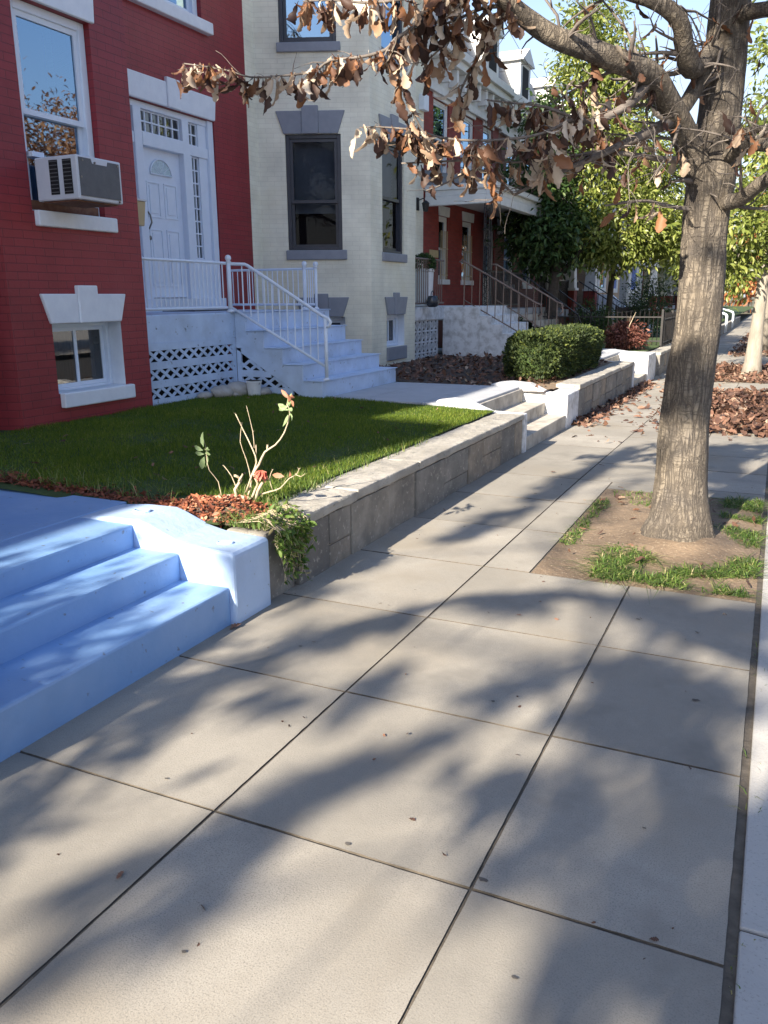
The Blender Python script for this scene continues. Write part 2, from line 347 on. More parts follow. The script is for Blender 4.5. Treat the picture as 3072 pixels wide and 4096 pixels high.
OAK = [(0, .012), (.1, .03), (.18, .13), (.25, .18), (.33, .13), (.42, .23), (.5, .26), (.57, .17), (.66, .23), (.73, .22), (.80, .14), (.88, .14), (.94, .09), (1, .01)]
OVAL = [(0, .01), (.3, .16), (.6, .18), (.85, .09), (1, .005)]
SMALL = [(0, .05), (.5, .28), (1, .03)]
OAKS = [leaf_template(OAK, k, f, .95, 0.055) for k, f in enumerate((.9, 1.3, 1.6, 1.9, 1.2, 1.6, 2.0, .7, 1.4, 1.0))]
CURLED = [curled_leaf(OAK, 80 + k, r_, c_) for k, (r_, c_) in enumerate(((1.1, .5), (1.6, .8), (-1.3, .6), (2.0, .4), (-1.8, .9), (.8, 1.0), (1.4, .2), (-.9, .5), (2.3, .7), (1.7, 1.1)))]
FLATOAK = [leaf_template(OAK, 20 + k, 0.5, 0.25, 0.03) for k in range(5)]
OVALS = [leaf_template(OVAL, 40 + k, 0.5, 0.35, 0.01) for k in range(4)]
SMALLS = [leaf_template(SMALL, 60 + k, 0.4, 0.2, 0.0) for k in range(3)]
def rots(dirs, roll):
    """rotation matrices whose Y axis is dirs and whose spin about it is roll"""
    d = dirs / np.linalg.norm(dirs, axis=1, keepdims=True)
    ref = np.where(np.abs(d[:, 2:3]) > 0.95, np.array([[1.0, 0, 0]]), np.array([[0, 0, 1.0]]))
    x = np.cross(d, ref); x /= np.linalg.norm(x, axis=1, keepdims=True); z = np.cross(x, d)
    c, s_ = np.cos(roll)[:, None], np.sin(roll)[:, None]
    return np.stack([x * c + z * s_, d, -x * s_ + z * c], axis=2)
def scatter(name, temps, P, D, roll, size, material, rnd, parent=None, smooth=False):
    P, D, roll, size, rnd = (np.asarray(a, float) for a in (P, D, roll, size, rnd))
    Rm = rots(D, roll); Vs, Fs, Rs = [], [], []; base = 0
    pick = np.arange(len(P)) % len(temps)
    for k, (tv, tf) in enumerate(temps):
        ix = np.where(pick == k)[0]
        if not len(ix): continue
        v = np.einsum('nij,vj->nvi', Rm[ix], tv) * size[ix][:, None, None] + P[ix][:, None, :]
        f = tf[None] + (np.arange(len(ix)) * len(tv))[:, None, None] + base
        Vs.append(v.reshape(-1, 3)); Fs.append(f.reshape(-1, tf.shape[1])); Rs.append(np.repeat(rnd[ix], len(tf)))
        base += len(ix) * len(tv)
    return np_mesh(name, np.concatenate(Vs), Fs, material, np.concatenate(Rs), parent, smooth)
def unit(n):
    v = rng.normal(size=(n, 3)); return v / np.linalg.norm(v, axis=1, keepdims=True)
def hash_noise(P, sc):
    return np.array([mnoise.noise(Vector(p) * sc) for p in P])
# ------------------------------------------------------------------ building helpers
def wall(mb, fr, u0, u1, z0, z1, ops=(), depth=0.14, m=0, uo=0.0):
    us = sorted({u0, u1, *[o[0] for o in ops], *[o[1] for o in ops]}); zs = sorted({z0, z1, *[o[2] for o in ops], *[o[3] for o in ops]})
    for a, b in zip(us, us[1:]):
        for c, d in zip(zs, zs[1:]):
            cu, cz = (a + b) / 2, (c + d) / 2
            if any(o[0] < cu < o[1] and o[2] < cz < o[3] for o in ops): continue
            mb.poly([fr(a, 0, c), fr(b, 0, c), fr(b, 0, d), fr(a, 0, d)], m, [(a + uo, c), (b + uo, c), (b + uo, d), (a + uo, d)])
    for o in ops:
        a, b, c, d = o[:4]; dp = o[4] if len(o) > 4 else depth
        q = o[5] if len(o) > 5 else m
        for P, uvs in (([(a, c, 0), (a, d, 0), (a, d, 1), (a, c, 1)], 0), ([(b, c, 1), (b, d, 1), (b, d, 0), (b, c, 0)], 0),
                       ([(a, d, 0), (b, d, 0), (b, d, 1), (a, d, 1)], 1), ([(a, c, 1), (b, c, 1), (b, c, 0), (a, c, 0)], 1)):
            mb.poly([fr(u, -dp * k, z) for u, z, k in P], q, [((u if uvs else dp * k), (dp * k if uvs else z)) for u, z, k in P])
def sash(parent, fr, u0, u1, z0, z1, d, mf, mg, w=0.045, t=0.035, name='sash'):
    mb = MB()
    mb.box(fr, u0, u1, d - t, d, z0, z0 + w); mb.box(fr, u0, u1, d - t, d, z1 - w, z1)
    mb.box(fr, u0, u0 + w, d - t, d, z0 + w, z1 - w); mb.box(fr, u1 - w, u1, d - t, d, z0 + w, z1 - w)
    mb.build(name, mf, parent)
    g = MB(); g.poly([fr(u0 + w, d - t / 2, z0 + w), fr(u1 - w, d - t / 2, z0 + w), fr(u1 - w, d - t / 2, z1 - w), fr(u0 + w, d - t / 2, z1 - w)])
    g.build('pane', mg, parent)
def flared_lintel(mb, fr, a, b, z0, z1, fl, key=None, d1=0.03, m=0):
    """flat-arch lintel with slanted ends; key = (u0, u1, rise)"""
    if key:
        k0, k1, rise = key; kt = 0.02
        mb.prism(fr, [(a, z0), (k0, z0), (k0, z1), (a - fl, z1)], -0.05, d1, m)
        mb.prism(fr, [(k1, z0), (b, z0), (b + fl, z1), (k1, z1)], -0.05, d1, m)
        mb.prism(fr, [(k0, z0 - 0.001), (k1, z0 - 0.001), (k1, z1 + rise), (k0, z1 + rise)], -0.05, d1 + 0.018, m)
    else:
        mb.prism(fr, [(a, z0), (b, z0), (b + fl, z1), (a - fl, z1)], -0.05, d1, m)
def window(house, fr, a, b, c, d, depth, frame, mg, lintel=None, sill=None, mid=None, blind=None, blind_m=None, slider=False, casing=0.07, lm=None):
    """window opening a..b, c..d of a house: casing mesh with sashes, panes, sill and lintel below it"""
    mb = MB(); w = casing; e = 0.002; di = -depth + 0.02; do = -depth + 0.10
    mb.box(fr, a + e, a + w, di, do, c + e, d - e); mb.box(fr, b - w, b - e, di, do, c + e, d - e)
    mb.box(fr, a + w, b - w, di, do, d - w, d - e); mb.box(fr, a + w, b - w, di, do, c + e, c + w * 0.7)
    o = mb.build('window', frame, house, bevel=0.006)
    A, B, C_, D_ = a + w, b - w, c + w * 0.7, d - w
    if slider:
        mm = (A + B) / 2
        sash(o, fr, A, mm + 0.02, C_, D_, do - 0.02, frame, mg, 0.035, 0.02); sash(o, fr, mm - 0.02, B, C_, D_, do - 0.045, frame, mg, 0.035, 0.02)
    else:
        mid = mid if mid is not None else (C_ + D_) / 2
        sash(o, fr, A, B, mid - 0.022, D_, do - 0.02, frame, mg); sash(o, fr, A, B, C_, mid + 0.022, do - 0.058, frame, mg)
    if sill:
        s = MB(); s.box(fr, sill[0], sill[1], -depth + 0.10, sill[4] if len(sill) > 4 else 0.06, sill[2], sill[3]); s.build('sill', lm or frame, o, bevel=0.012)
    if lintel:
        l = MB(); flared_lintel(l, fr, *lintel); l.build('lintel', lm or frame, o, bevel=0.01)
    if blind:
        k = MB(); zz = blind[0]
        if blind_m is M['curtain']:
            n = 14
            for q in range(n):
                u = A + (B - A) * q / n; u2 = A + (B - A) * (q + 1) / n; dd = 0.015 * (q % 2); d2 = 0.015 * ((q + 1) % 2)
                k.poly([fr(u, -depth - 0.08 - dd, zz), fr(u2, -depth - 0.08 - d2, zz), fr(u2, -depth - 0.08 - d2, blind[1]), fr(u, -depth - 0.08 - dd, blind[1])])
        else:
            while zz < blind[1]:
                k.poly([fr(A, -depth - 0.075, zz), fr(B, -depth - 0.075, zz), fr(B, -depth - 0.06, zz + 0.046), fr(A, -depth - 0.06, zz + 0.046)]); zz += 0.047
        k.build('curtain' if blind_m is M['curtain'] else 'blind', blind_m or M['blind'], o)
    return o
def baluster_rail(parent, p0, p1, top, bot, n, m, rad=0.011, name='baluster', skip_ends=True, rail=0.018):
    """rail between two points (x, y, z of the foot line); top and bot are heights above it"""
    p0, p1 = Vector(p0), Vector(p1); up = Vector((0, 0, 1)); mb = MB()
    d = (p1 - p0).normalized(); side = d.cross(up).normalized()
    fr = None
    for h in (top, bot):
        mb.tube([p0 + up * h, p1 + up * h], rail, 4)
    r = mb.build('handrail', m, parent, bevel=0.003)
    first = None
    for k in range(n):
        t = (k + 1) / (n + 1); c = p0.lerp(p1, t)
        if first is None:
            b = MB(); b.tube([c + up * bot, c + up * top], rad, 4); first = b.build(name, m, r); c0 = c
        else:
            q = first.copy(); COL.objects.link(q); q.parent = r; q.location = first.location + (c - c0); ORG[q.name] = origin(first)
    return r

# ------------------------------------------------------------------ the ground
def structure(mb_or_ob, name=None, mats=None, **kw):
    o = mb_or_ob.build(name, mats, None, **kw) if isinstance(mb_or_ob, MB) else mb_or_ob
    o['kind'] = 'structure'; return o
def sheet(mb, x0, x1, y0, y1, z, m=0, zf=None):
    f = zf or (lambda x, y: z)
    mb.poly([(x0, y0, f(x0, y0)), (x1, y0, f(x1, y0)), (x1, y1, f(x1, y1)), (x0, y1, f(x0, y1))], m)
g = MB(); sheet(g, -600, 600, -600, 900, -0.45); structure(g, 'ground', M['field'])
g = MB(); sheet(g, 1.36, 9.4, -80, 260, -0.36); structure(g, 'road', M['asphalt'])
g = MB()
for k in range(-30, 90):
    y0 = 2.02 + 3 * k; z = walk_z(y0 + 1.5)
    g.box(WF, y0 + 0.006, y0 + 2.994, 0.066, 1.1, -0.4, z + 0.004)
structure(g, 'kerb_walk', M['strip'], bevel=0.006)
g = MB()
for k in range(-30, 90): g.box(WF, 2.02 + 3 * k, 2.02 + 3 * k + 2.996, 1.104, 1.35, -0.42, walk_z(3.5 + 3 * k) - 0.002)
structure(g, 'kerb', M['strip'], bevel=0.02)
g = MB(); sheet(g, 9.4, 30, -80, 260, -0.2); structure(g, 'far_pavement', M['strip'])
g = MB()
for y0, y1 in ((-60, 7), (7, 24), (24, 140)): sheet(g, -2.6, 0.2, y0, y1, 0, zf=lambda x, y: walk_z(y) - 0.0065)
structure(g, 'joint_bed', M['joint'])
XA, XB, XC = -1.49, -0.62, 0.042
PITS = [(4.60, 7.04), (10.95, 15.9), (18.4, 23.2), (27.6, 32.4), (37, 42), (46, 51), (56, 61), (66, 71), (-5.2, -2.2), (-13.5, -10.2)]
g = MB(); jr = random.Random(5)
def slab(x0, x1, y0, y1):
    e = 0.0026; x0 += e; x1 -= e; y0 += e; y1 -= e
    h = [jr.uniform(-0.0015, 0.0015) for _ in range(4)]; r = jr.random(); c = 0.003
    T = [(x0 + c, y0 + c), (x1 - c, y0 + c), (x1 - c, y1 - c), (x0 + c, y1 - c)]; Bt = [(x0, y0), (x1, y0), (x1, y1), (x0, y1)]
    top = [(x, y, walk_z(y) + hh) for (x, y), hh in zip(T, h)]; low = [(x, y, walk_z(y) + hh - 0.002) for (x, y), hh in zip(Bt, h)]
    deep = [(x, y, walk_z(y) - 0.03) for x, y in Bt]
    if y1 < 12 and y0 > -1:                          # slabs seen close by have slightly chipped, uneven edges
        tt, dd = [], []
        for k in range(4):
            k2 = (k + 1) % 4; A_, B_ = Vector(top[k]), Vector(top[k2]); n_ = max(2, int((B_ - A_).length / .03)); nx, ny = (B_ - A_).normalized().y, -(B_ - A_).normalized().x
            for q in range(n_):
                v = A_.lerp(B_, q / n_); o = .0018 * mnoise.noise(v * 14) + .0012 * mnoise.noise(v * 60) - (.006 * max(0, mnoise.noise(v * 5) - .35))
                if q == 0: o = 0
                tt.append((v.x + nx * o, v.y + ny * o, v.z)); dd.append((v.x + nx * o, v.y + ny * o, walk_z(v.y) - .03))
        g.poly(tt, 0, r=r)
        for k in range(len(tt)): k2 = (k + 1) % len(tt); g.poly([dd[k], dd[k2], tt[k2], tt[k]], 1, r=r)
        return
    g.poly(top, 0, r=r)
    for k in range(4):
        k2 = (k + 1) % 4
        g.poly([low[k], low[k2], top[k2], top[k]], 1, r=r); g.poly([deep[k], deep[k2], low[k2], low[k]], 1, r=r)
for k in range(-28, 96):
    y0 = 1.871 + 0.9096 * k; y1 = y0 + 0.9096
    slab(-2.40, XA, y0, y1)
    pit = next((p for p in PITS if p[0] < y1 - 0.02 and p[1] > y0 + 0.02), None)
    if pit is None:
        slab(XA, XB, y0, y1); slab(XB, XC, y0, y1)
    else:
        slab(XA, -1.2, y0, y1)
        a, b = max(y0, pit[0]), min(y1, pit[1])
        if a - y0 > 0.05: slab(-1.2, XB, y0, a); slab(XB, XC, y0, a)
        if y1 - b > 0.05: slab(-1.2, XB, b, y1); slab(XB, XC, b, y1)
sw = structure(g, 'sidewalk', [M['concrete'], M['joint']])
# old gum spots and stains trodden into the slabs
g = MB()
for x, y, s in ((-1.02, 1.9, .013), (-.60, 1.92, .015), (-.42, 1.62, .009), (-.9, 2.95, .010), (-.15, 3.3, .016), (-1.9, 3.1, .010), (-1.2, 1.35, .008), (-1.75, 1.95, .008), (-.5, 4.1, .011), (-1.9, 5.4, .012), (-1.7, 6.6, .014), (-.22, 2.35, .008)):
    pts = []
    for q in range(10):
        a = q / 10 * 2 * math.pi; rr = s * jr.uniform(0.6, 1.15); pts.append((x + rr * math.cos(a), y + rr * 0.7 * math.sin(a), walk_z(y) + 0.0035))
    g.poly(pts)
structure(g, 'pavement_stains', M['stain'])
# bare earth in the tree pits and beside the kerb walk
g = MB()
for y0, y1 in PITS:
    nx, ny = 14, max(8, int((y1 - y0) * 6)); base = len(g.V)
    for j in range(ny + 1):
        for i in range(nx + 1):
            x = -1.195 + (XC + 1.19) * i / nx; y = y0 + 0.006 + (y1 - y0 - 0.012) * j / ny
            ed = min(i, nx - i, j, ny - j) / 3.0
            g.V.append((x, y, walk_z(y) - 0.004 + min(1, ed) * (0.012 + 0.03 * mnoise.noise(Vector((x * 2.5, y * 2.5, 1.3)))) + (0.08 * math.exp(-((x + .47) ** 2 + (y - 5.62) ** 2) / 0.12) if y0 == 4.60 else 0)))
    for j in range(ny):
        for i in range(nx):
            a = base + j * (nx + 1) + i; g.F.append((a, a + 1, a + nx + 2, a + nx + 1)); g.M.append(0); g.U.append(None); g.Rn.append(.5)
structure(g, 'tree_pit_dirt', M['dirt'], smooth=True)
g = MB()
for y0, y1 in ((-60, 7), (7, 24), (24, 140)): sheet(g, XC + 0.002, 0.068, y0, y1, 0, zf=lambda x, y: walk_z(y) - 0.012)
structure(g, 'gutter_dirt', M['dirt'])
# raised front yards: soil, bed, path
def yard_z(x, y): return 0.415 + 0.09 * min(1, max(0, (-2.5 - x) / 3.4))
def terrain(name, x0, x1, y0, y1, m, amp=0.012, lift=0.0, nx=24, ny=36):
    g = MB()
    for j in range(ny + 1):
        for i in range(nx + 1):
            x = x0 + (x1 - x0) * i / nx; y = y0 + (y1 - y0) * j / ny
            g.V.append((x, y, yard_z(x, y) + lift + amp * mnoise.noise(Vector((x * 1.7, y * 1.7, 0.4))) + 0.5 * amp * mnoise.noise(Vector((x * 6, y * 6, 2)))))
    for j in range(ny):
        for i in range(nx):
            a = j * (nx + 1) + i; g.F.append((a, a + 1, a + nx + 2, a + nx + 1)); g.M.append(0); g.U.append(None); g.Rn.append(.5)
    return structure(g, name, m, smooth=True)
terrain('lawn', -7.4, -2.64, 3.5, 8.42, M['lawn'])
terrain('garden_bed', -7.4, -2.62, 10.40, 15.6, M['mulch'], 0.03, -0.01)
terrain('front_yard', -7.4, -2.62, 17.9, 26.0, M['lawn'], 0.02, -0.03)
terrain('side_yard', -7.4, -3.0, -30, 1.6, M['lawn'], 0.02, 0.0)
for k, (a, b) in enumerate(((26.0, 60), (60, 100))): terrain('far_yard', -7.4, -2.5, a, b, M['lawn'], 0.02, -0.08)
g = MB()
for a, b in ((-5.0, -4.24), (-4.232, -3.5), (-3.492, -2.95)): g.box(WF, 8.44, 10.42, a, b, 0.2, 0.468)
g.box(WF, 15.5, 17.9, -7.4, -2.95, 0.2, 0.462)
structure(g, 'garden_path', M['path'], bevel=0.008)
g = MB(); g.box(WF, 1.5, 3.6, -7.4, -3.35, 0.2, 0.452); structure(g, 'painted_landing', M['bluestep'], bevel=0.012)

# ------------------------------------------------------------------ retaining walls, steps in them
def retaining_wall(label, y0, y1, zt, zt1, seed, raise_at=None):
    t = thing('retaining_wall', label, 'garden wall', (-2.45, y0, 0), 'stone garden walls along the pavement')
    rr = random.Random(seed); mb = MB(); zb = walk_z(y1) - 0.1
    mb.box(WF, y0 + 0.01, y1 - 0.01, -2.62, -2.352, zb, zt - 0.07, 1)
    zm = zb + 0.1 + (zt - zb - 0.17) * 0.48; tall = .75 if seed == 3 else .15
    for _ in (0,):
        y = y0
        while y < y1 - 0.05:
            y2 = min(y1, y + rr.uniform(0.28, 0.62));
            if y1 - y2 < 0.15: y2 = y1
            parts = [(zb, zt - .072)] if rr.random() < tall else [(zb, zm + (sp := rr.uniform(-.04, .05))), (zm + sp, zt - .072)]
            for a, b in parts:
                o = rr.uniform(-0.010, 0.006); s1, s2 = rr.uniform(-.008, .008), rr.uniform(-.008, .008)
                mb.prism(Frame(0, 0, 0, 1), [(y + .005 + s1 * .3, a + .004), (y2 - .005 + s2 * .3, a + .004), (y2 - .005 - s2 * .3, b - .004), (y + .005 - s1 * .3, b - .004)], -2.40, -2.335 + o, 0, rr.random())
            y = y2
    mb.build('body', [M['stone'], M['mortar']], t, bevel=0.008)
    mb = MB(); y = y0
    while y < y1 - 0.05:
        y2 = min(y1, y + rr.uniform(0.7, 1.15))
        if y1 - y2 < 0.3: y2 = y1
        o = rr.uniform(-0.006, 0.006)
        zz = zt + (zt1 - zt) * ((y + y2) / 2 - y0) / (y1 - y0)
        mb.box(WF, y + 0.002, y2 - 0.002, -2.66, -2.322 + o, zt - 0.07, zz + rr.uniform(-0.004, 0.004)); y = y2
    cp = mb.build('coping', M['coping'], t, bevel=0.014)
    sd = cp.modifiers.new('cut', 'SUBSURF'); sd.subdivision_type = 'SIMPLE'; sd.levels = 3; sd.render_levels = 3
    tx = bpy.data.textures.new('stone_rough', 'CLOUDS'); tx.noise_scale = 0.09
    dm = cp.modifiers.new('rough', 'DISPLACE'); dm.texture = tx; dm.strength = 0.018; dm.mid_level = 0.5
    return t
retaining_wall('long low stone wall with pale coping in front of the green lawn', 3.84, 8.44, 0.412, 0.400, 3)
retaining_wall('stone wall with raised coping below the clipped green hedge', 11.16, 15.74, 0.445, 0.435, 4)
retaining_wall('stone wall beyond the second flight of garden steps, behind the oak trunk', 19.6, 25.6, 0.36, 0.34, 8)
retaining_wall('far stone wall with white posts farther along the pavement', 27.6, 60, 0.30, 0.2, 9)
def yard_steps(label, y0, y1, m, mch, levels, fronts, zb, cheek_in, cheek_out, ch_m):
    t = thing('garden_steps', label, 'steps', (-2.6, (y0 + y1) / 2, zb), 'steps up from the pavement')
    for k, (z, x) in enumerate(zip(levels, fronts)):
        mb = MB(); back = fronts[k + 1] - 0.03 if k + 1 < len(fronts) else -3.34
        mb.box(WF, y0, y1, back, x, zb - 0.1 - 0.001 * k, z); mb.build('step', m, t, bevel=0.013 if m is M['bluestep'] else 0.01)
    fx = Frame(0, 0, 1, 0)                                          # u = X, d = -Y
    for prof, a, b in (cheek_in, cheek_out):
        mb = MB(); mb.prism(fx, [(-3.9, zb - 0.1), (-2.33, zb - 0.1)] + prof, -b, -a)
        o = mb.build('cheek_wall', ch_m, t, bevel=0.016, seg=2)
    return t
PB = [(-2.33, .362), (-2.345, .375), (-2.60, .385), (-2.70, .405), (-2.86, .465), (-2.92, .482), (-3.12, .478), (-3.3, .46), (-3.42, .43), (-3.9, .40)]
st = yard_steps('three glossy pale blue painted steps beside a painted cheek wall', 1.68, 3.205, M['bluestep'], None, (0.195, 0.335, 0.458), (-2.362, -2.665, -2.955), 0.0,
           (PB, 1.35, 1.69), (PB, 3.20, 3.53), M['bluecheek'])
mb = MB(); ring = lambda x, y, z, rx, ry, a: [(x + rx * math.cos(q / 16 * 6.2832) * math.cos(a) - ry * math.sin(q / 16 * 6.2832) * math.sin(a), y + rx * math.cos(q / 16 * 6.2832) * math.sin(a) + ry * math.sin(q / 16 * 6.2832) * math.cos(a), z) for q in range(17)]
mb.tube(ring(-2.47, 3.33, 0.381, 0.04, 0.025, 0.3), 0.006, 6); mb.build('filled_rail_socket', M['bluecheek'], st)
mb = MB(); mb.tube(ring(-3.03, 3.36, 0.487, 0.045, 0.03, 0.2), 0.006, 6); mb.build('filled_rail_socket', M['bluecheek'], st)
P2 = [(-2.33, .385), (-2.62, .40), (-2.70, .44), (-2.85, .505), (-3.1, .52), (-3.25, .51), (-3.36, .48), (-3.38, .3), (-3.9, .3)]
P2n = [(-2.33, .395), (-2.7, .405), (-2.8, .44), (-2.98, .515), (-3.15, .525), (-3.32, .50), (-3.38, .3), (-3.9, .3)]
yard_steps('worn pale concrete steps between the lawn wall and the hedge wall', 8.56, 10.47, M['oldconc'], None, (0.13, 0.275, 0.44), (-2.345, -2.62, -2.92), walk_z(9),
           (P2n, 8.442, 8.58), (P2, 10.46, 10.68), M['whiteconc'])
mb = MB(); mb.box(WF, 10.682, 11.155, -2.62, -2.335, -.15, .385); setp(mb.build('wall_end_block', M['whiteconc'], None, bevel=.02), 'low whitewashed wall block between the worn steps and the raised hedge wall', 'garden wall')
terrain('dry_bed_edge', -3.3, -2.63, 10.69, 15.74, M['dirt'], .03, -.004, 12, 40)
yard_steps('farther concrete steps past the hedge, against a whitewashed cheek block', 15.87, 17.65, M['oldconc'], None, (0.06, 0.22, 0.42), (-2.345, -2.62, -2.92), walk_z(17),
           ([(-2.33, .40), (-3.2, .43), (-3.9, .45)], 15.745, 15.9), ([(-2.33, .42), (-2.9, .43), (-3.2, .47), (-3.9, .47)], 17.64, 18.75), M['whiteconc'])
mb = MB(); mb.box(WF, 18.9, 19.595, -3.4, -2.42, -0.3, 0.33)
b = mb.build('wall_end_block', M['whiteconc'], None, bevel=0.05, seg=3); setp(b, 'short rounded whitewashed wall block past the farther steps', 'garden wall')
# ------------------------------------------------------------------ red house
H = 8.1
FB = Frame(BAY_X, 0, 0, 1); FM = Frame(HOUSE_X, 0, 0, 1); FX = Frame(0, 0, 1, 0)      # FX: u = X, d = -Y
SL = math.hypot(1.57, 0.65)
def shell(mb, y0, y1, h=H, uvm=0, rm=1, xf=HOUSE_X):
    mb.poly([(xf, y0, h), (xf, y1, h), (-16, y1, h), (-16, y0, h)], rm)
    for y in (y0, y1): mb.poly([(-16, y, -.3), (xf, y, -.3), (xf, y, h), (-16, y, h)], uvm, [(0, 0), (16 + xf, 0), (16 + xf, h), (0, h)])
    mb.poly([(-16, y0, -.3), (-16, y1, -.3), (-16, y1, h), (-16, y0, h)], uvm, [(0, 0), (y1 - y0, 0), (y1 - y0, h), (0, h)])
red = thing('row_house', 'red painted brick row house with white door and window air conditioner', 'house', (-7.4, 7.7, 0.4), 'row houses along the street')
FRN = Frame(-7.4, 4.44, 1.57, 0.65); FRF = Frame(BAY_X, 6.76, -1.57, 0.65)
AC = (5.44, 6.30, 2.33, 3.97, 0.16); BW = (5.52, 6.385, 0.77, 1.385, 0.26, 2); UPB = (5.44, 6.30, 5.35, 7.1, 0.16)
DR = (8.17, 10.27, 1.40, 3.97, 0.20); UW = (8.35, 10.12, 5.18, 7.0, 0.16)
mb = MB()
wall(mb, FB, 5.09, 6.76, 0.2, H, [AC, UPB, BW])
wall(mb, FRN, 0, SL, 0.2, H, [(.42, 1.26, 2.33, 3.97)], uo=3); wall(mb, FRF, 0, SL, 0.2, H, [], uo=1.1)
wall(mb, FM, 7.41, 11.1, 0.2, H, [DR, UW], uo=0.07); wall(mb, FM, 4.3, 4.44, 0.2, H)
shell(mb, 4.3, 11.1); mb.poly([(-7.4, 4.44, H), (BAY_X, 5.09, H), (BAY_X, 6.76, H), (-7.4, 7.41, H)], 1)
mb.box(FRN, -0.02, 0.1, -0.1, 0.0, 0.2, 0.3)
mb.build('wall', [M['redbrick'], M['roof'], M['stonewhite']], red)
mb = MB(); mb.box(FM, 7.0, 11.08, -0.05, 0.3, H - 0.5, H + 0.05); mb.box(FB, 5.1, 6.75, -0.05, 0.2, H - 0.5, H + 0.04); mb.build('cornice', M['trim'], red, bevel=0.02)
w = window(red, FB, *AC[:4], 0.16, M['white'], M['glass'], lintel=(5.36, 6.345, 3.972, 4.34, 0.02), sill=(5.46, 6.41, 2.205, 2.335, 0.05), mid=3.13, lm=M['stonewhite'], casing=0.075)
mb = MB(); mb.box(FB, 5.47, 6.27, -0.14, -0.05, 2.345, 2.42); mb.build('filler_board', M['rust'], w)
mb = MB(); mb.poly([FB(5.5, -0.5, 3.05), FB(6.25, -0.5, 3.05), FB(6.25, -0.5, 3.95), FB(5.5, -0.5, 3.95)]); mb.build('curtain', M['dark'], w)  # plain near-black sheet set behind the upper sash
window(red, FB, *BW[:4], 0.26, M['white'], M['dimglass'], lintel=(5.50, 6.375, 1.387, 1.645, 0.085, (5.83, 6.07, 0.075)), sill=(5.535, 6.46, 0.64, 0.775, 0.055),
       slider=True, casing=0.04, blind=(0.85, 1.34), blind_m=M['curtain'], lm=M['stonewhite'])
window(red, FB, *UPB[:4], 0.16, M['white'], M['glass'], sill=(5.36, 6.4, 5.22, 5.345, 0.05), lm=M['stonewhite'])
window(red, FRN, .42, 1.26, 2.33, 3.97, 0.14, M['white'], M['glass'], sill=(.34, 1.34, 2.205, 2.33, 0.05), lm=M['stonewhite'])
# upper double window over the door
mb = MB(); a, b, c, d = UW[:4]
o = window(red, FM, a, 9.20, c, d, 0.16, M['white'], M['glass'], casing=0.1, blind=(5.3, 6.9)); window(red, FM, 9.27, b, c, d, 0.16, M['white'], M['glass'], casing=0.1, blind=(5.3, 6.9))
mb.box(FM, 9.203, 9.267, -0.12, -0.02, c, d); mb.build('mullion', M['white'], red)
mb = MB(); mb.box(FM, 8.25, 10.26, -0.06, 0.09, 5.03, 5.178); mb.build('window_sill', M['stonewhite'], red, bevel=0.015)
mb = MB(); flared_lintel(mb, FM, 8.12, 10.27, 3.972, 4.27, 0.04, (9.26, 9.52, 0.06)); mb.build('door_lintel', M['stonewhite'], red, bevel=0.014)
# door case with sidelights and a transom row
mb = MB(); e = 0.002
for u0, u1, d0, d1, z0, z1 in ((8.17 + e, 8.30, -.18, -.02, 1.44, 3.966), (10.15, 10.27 - e, -.18, -.02, 1.44, 3.966), (8.30, 10.15, -.18, -.05, 3.89, 3.966),
                               (8.66, 8.80, -.17, -.03, 1.44, 3.89), (9.60, 9.74, -.17, -.03, 1.44, 3.89), (8.30, 8.66, -.17, -.04, 3.47, 3.60), (8.80, 9.60, -.17, -.025, 3.46, 3.62), (9.74, 10.15, -.17, -.04, 3.47, 3.60),
                               (8.30, 8.66, -.17, -.05, 1.44, 2.13), (9.74, 10.15, -.17, -.05, 1.44, 2.13), (8.30, 8.42, -.17, -.06, 2.13, 3.47), (8.57, 8.66, -.17, -.06, 2.13, 3.47),
                               (9.74, 9.81, -.17, -.06, 2.13, 3.47), (9.97, 10.15, -.17, -.06, 2.13, 3.47), (8.30, 8.42, -.17, -.06, 3.60, 3.89), (9.97, 10.15, -.17, -.06, 3.60, 3.89),
                               (8.17 + e, 10.27 - e, -.18, 0.06, 1.40, 1.60)):
    mb.box(FM, u0, u1, d0, d1, z0, z1)
dc = mb.build('door_case', M['white'], red, bevel=0.006)
def lights(name, u0, u1, z0, z1, nu, nz):
    mb = MB(); wv = 0.018
    for k in range(nu + 1):
        u = u0 + (u1 - u0) * k / nu; mb.box(FM, u - wv / 2, u + wv / 2, -.12, -.085, z0, z1)
    for k in range(nz + 1):
        z = z0 + (z1 - z0) * k / nz; mb.box(FM, u0, u1, -.118, -.087, z - wv / 2, z + wv / 2)
    o = mb.build(name, M['white'], dc)
    p = MB(); p.poly([FM(u0, -.105, z0), FM(u1, -.105, z0), FM(u1, -.105, z1), FM(u0, -.105, z1)]); p.build('pane', M['dimglass'], dc)
lights('sidelight', 8.42, 8.57, 2.14, 3.46, 2, 8); lights('sidelight', 9.81, 9.97, 2.14, 3.46, 2, 8)
lights('transom', 8.80, 9.60, 3.63, 3.88, 6, 2); lights('transom', 8.42, 8.66, 3.61, 3.88, 2, 2); lights('transom', 9.75, 9.97, 3.61, 3.88, 2, 2)
mb = MB(); mb.box(FM, 8.80, 9.60, -.16, -.115, 1.61, 3.46)
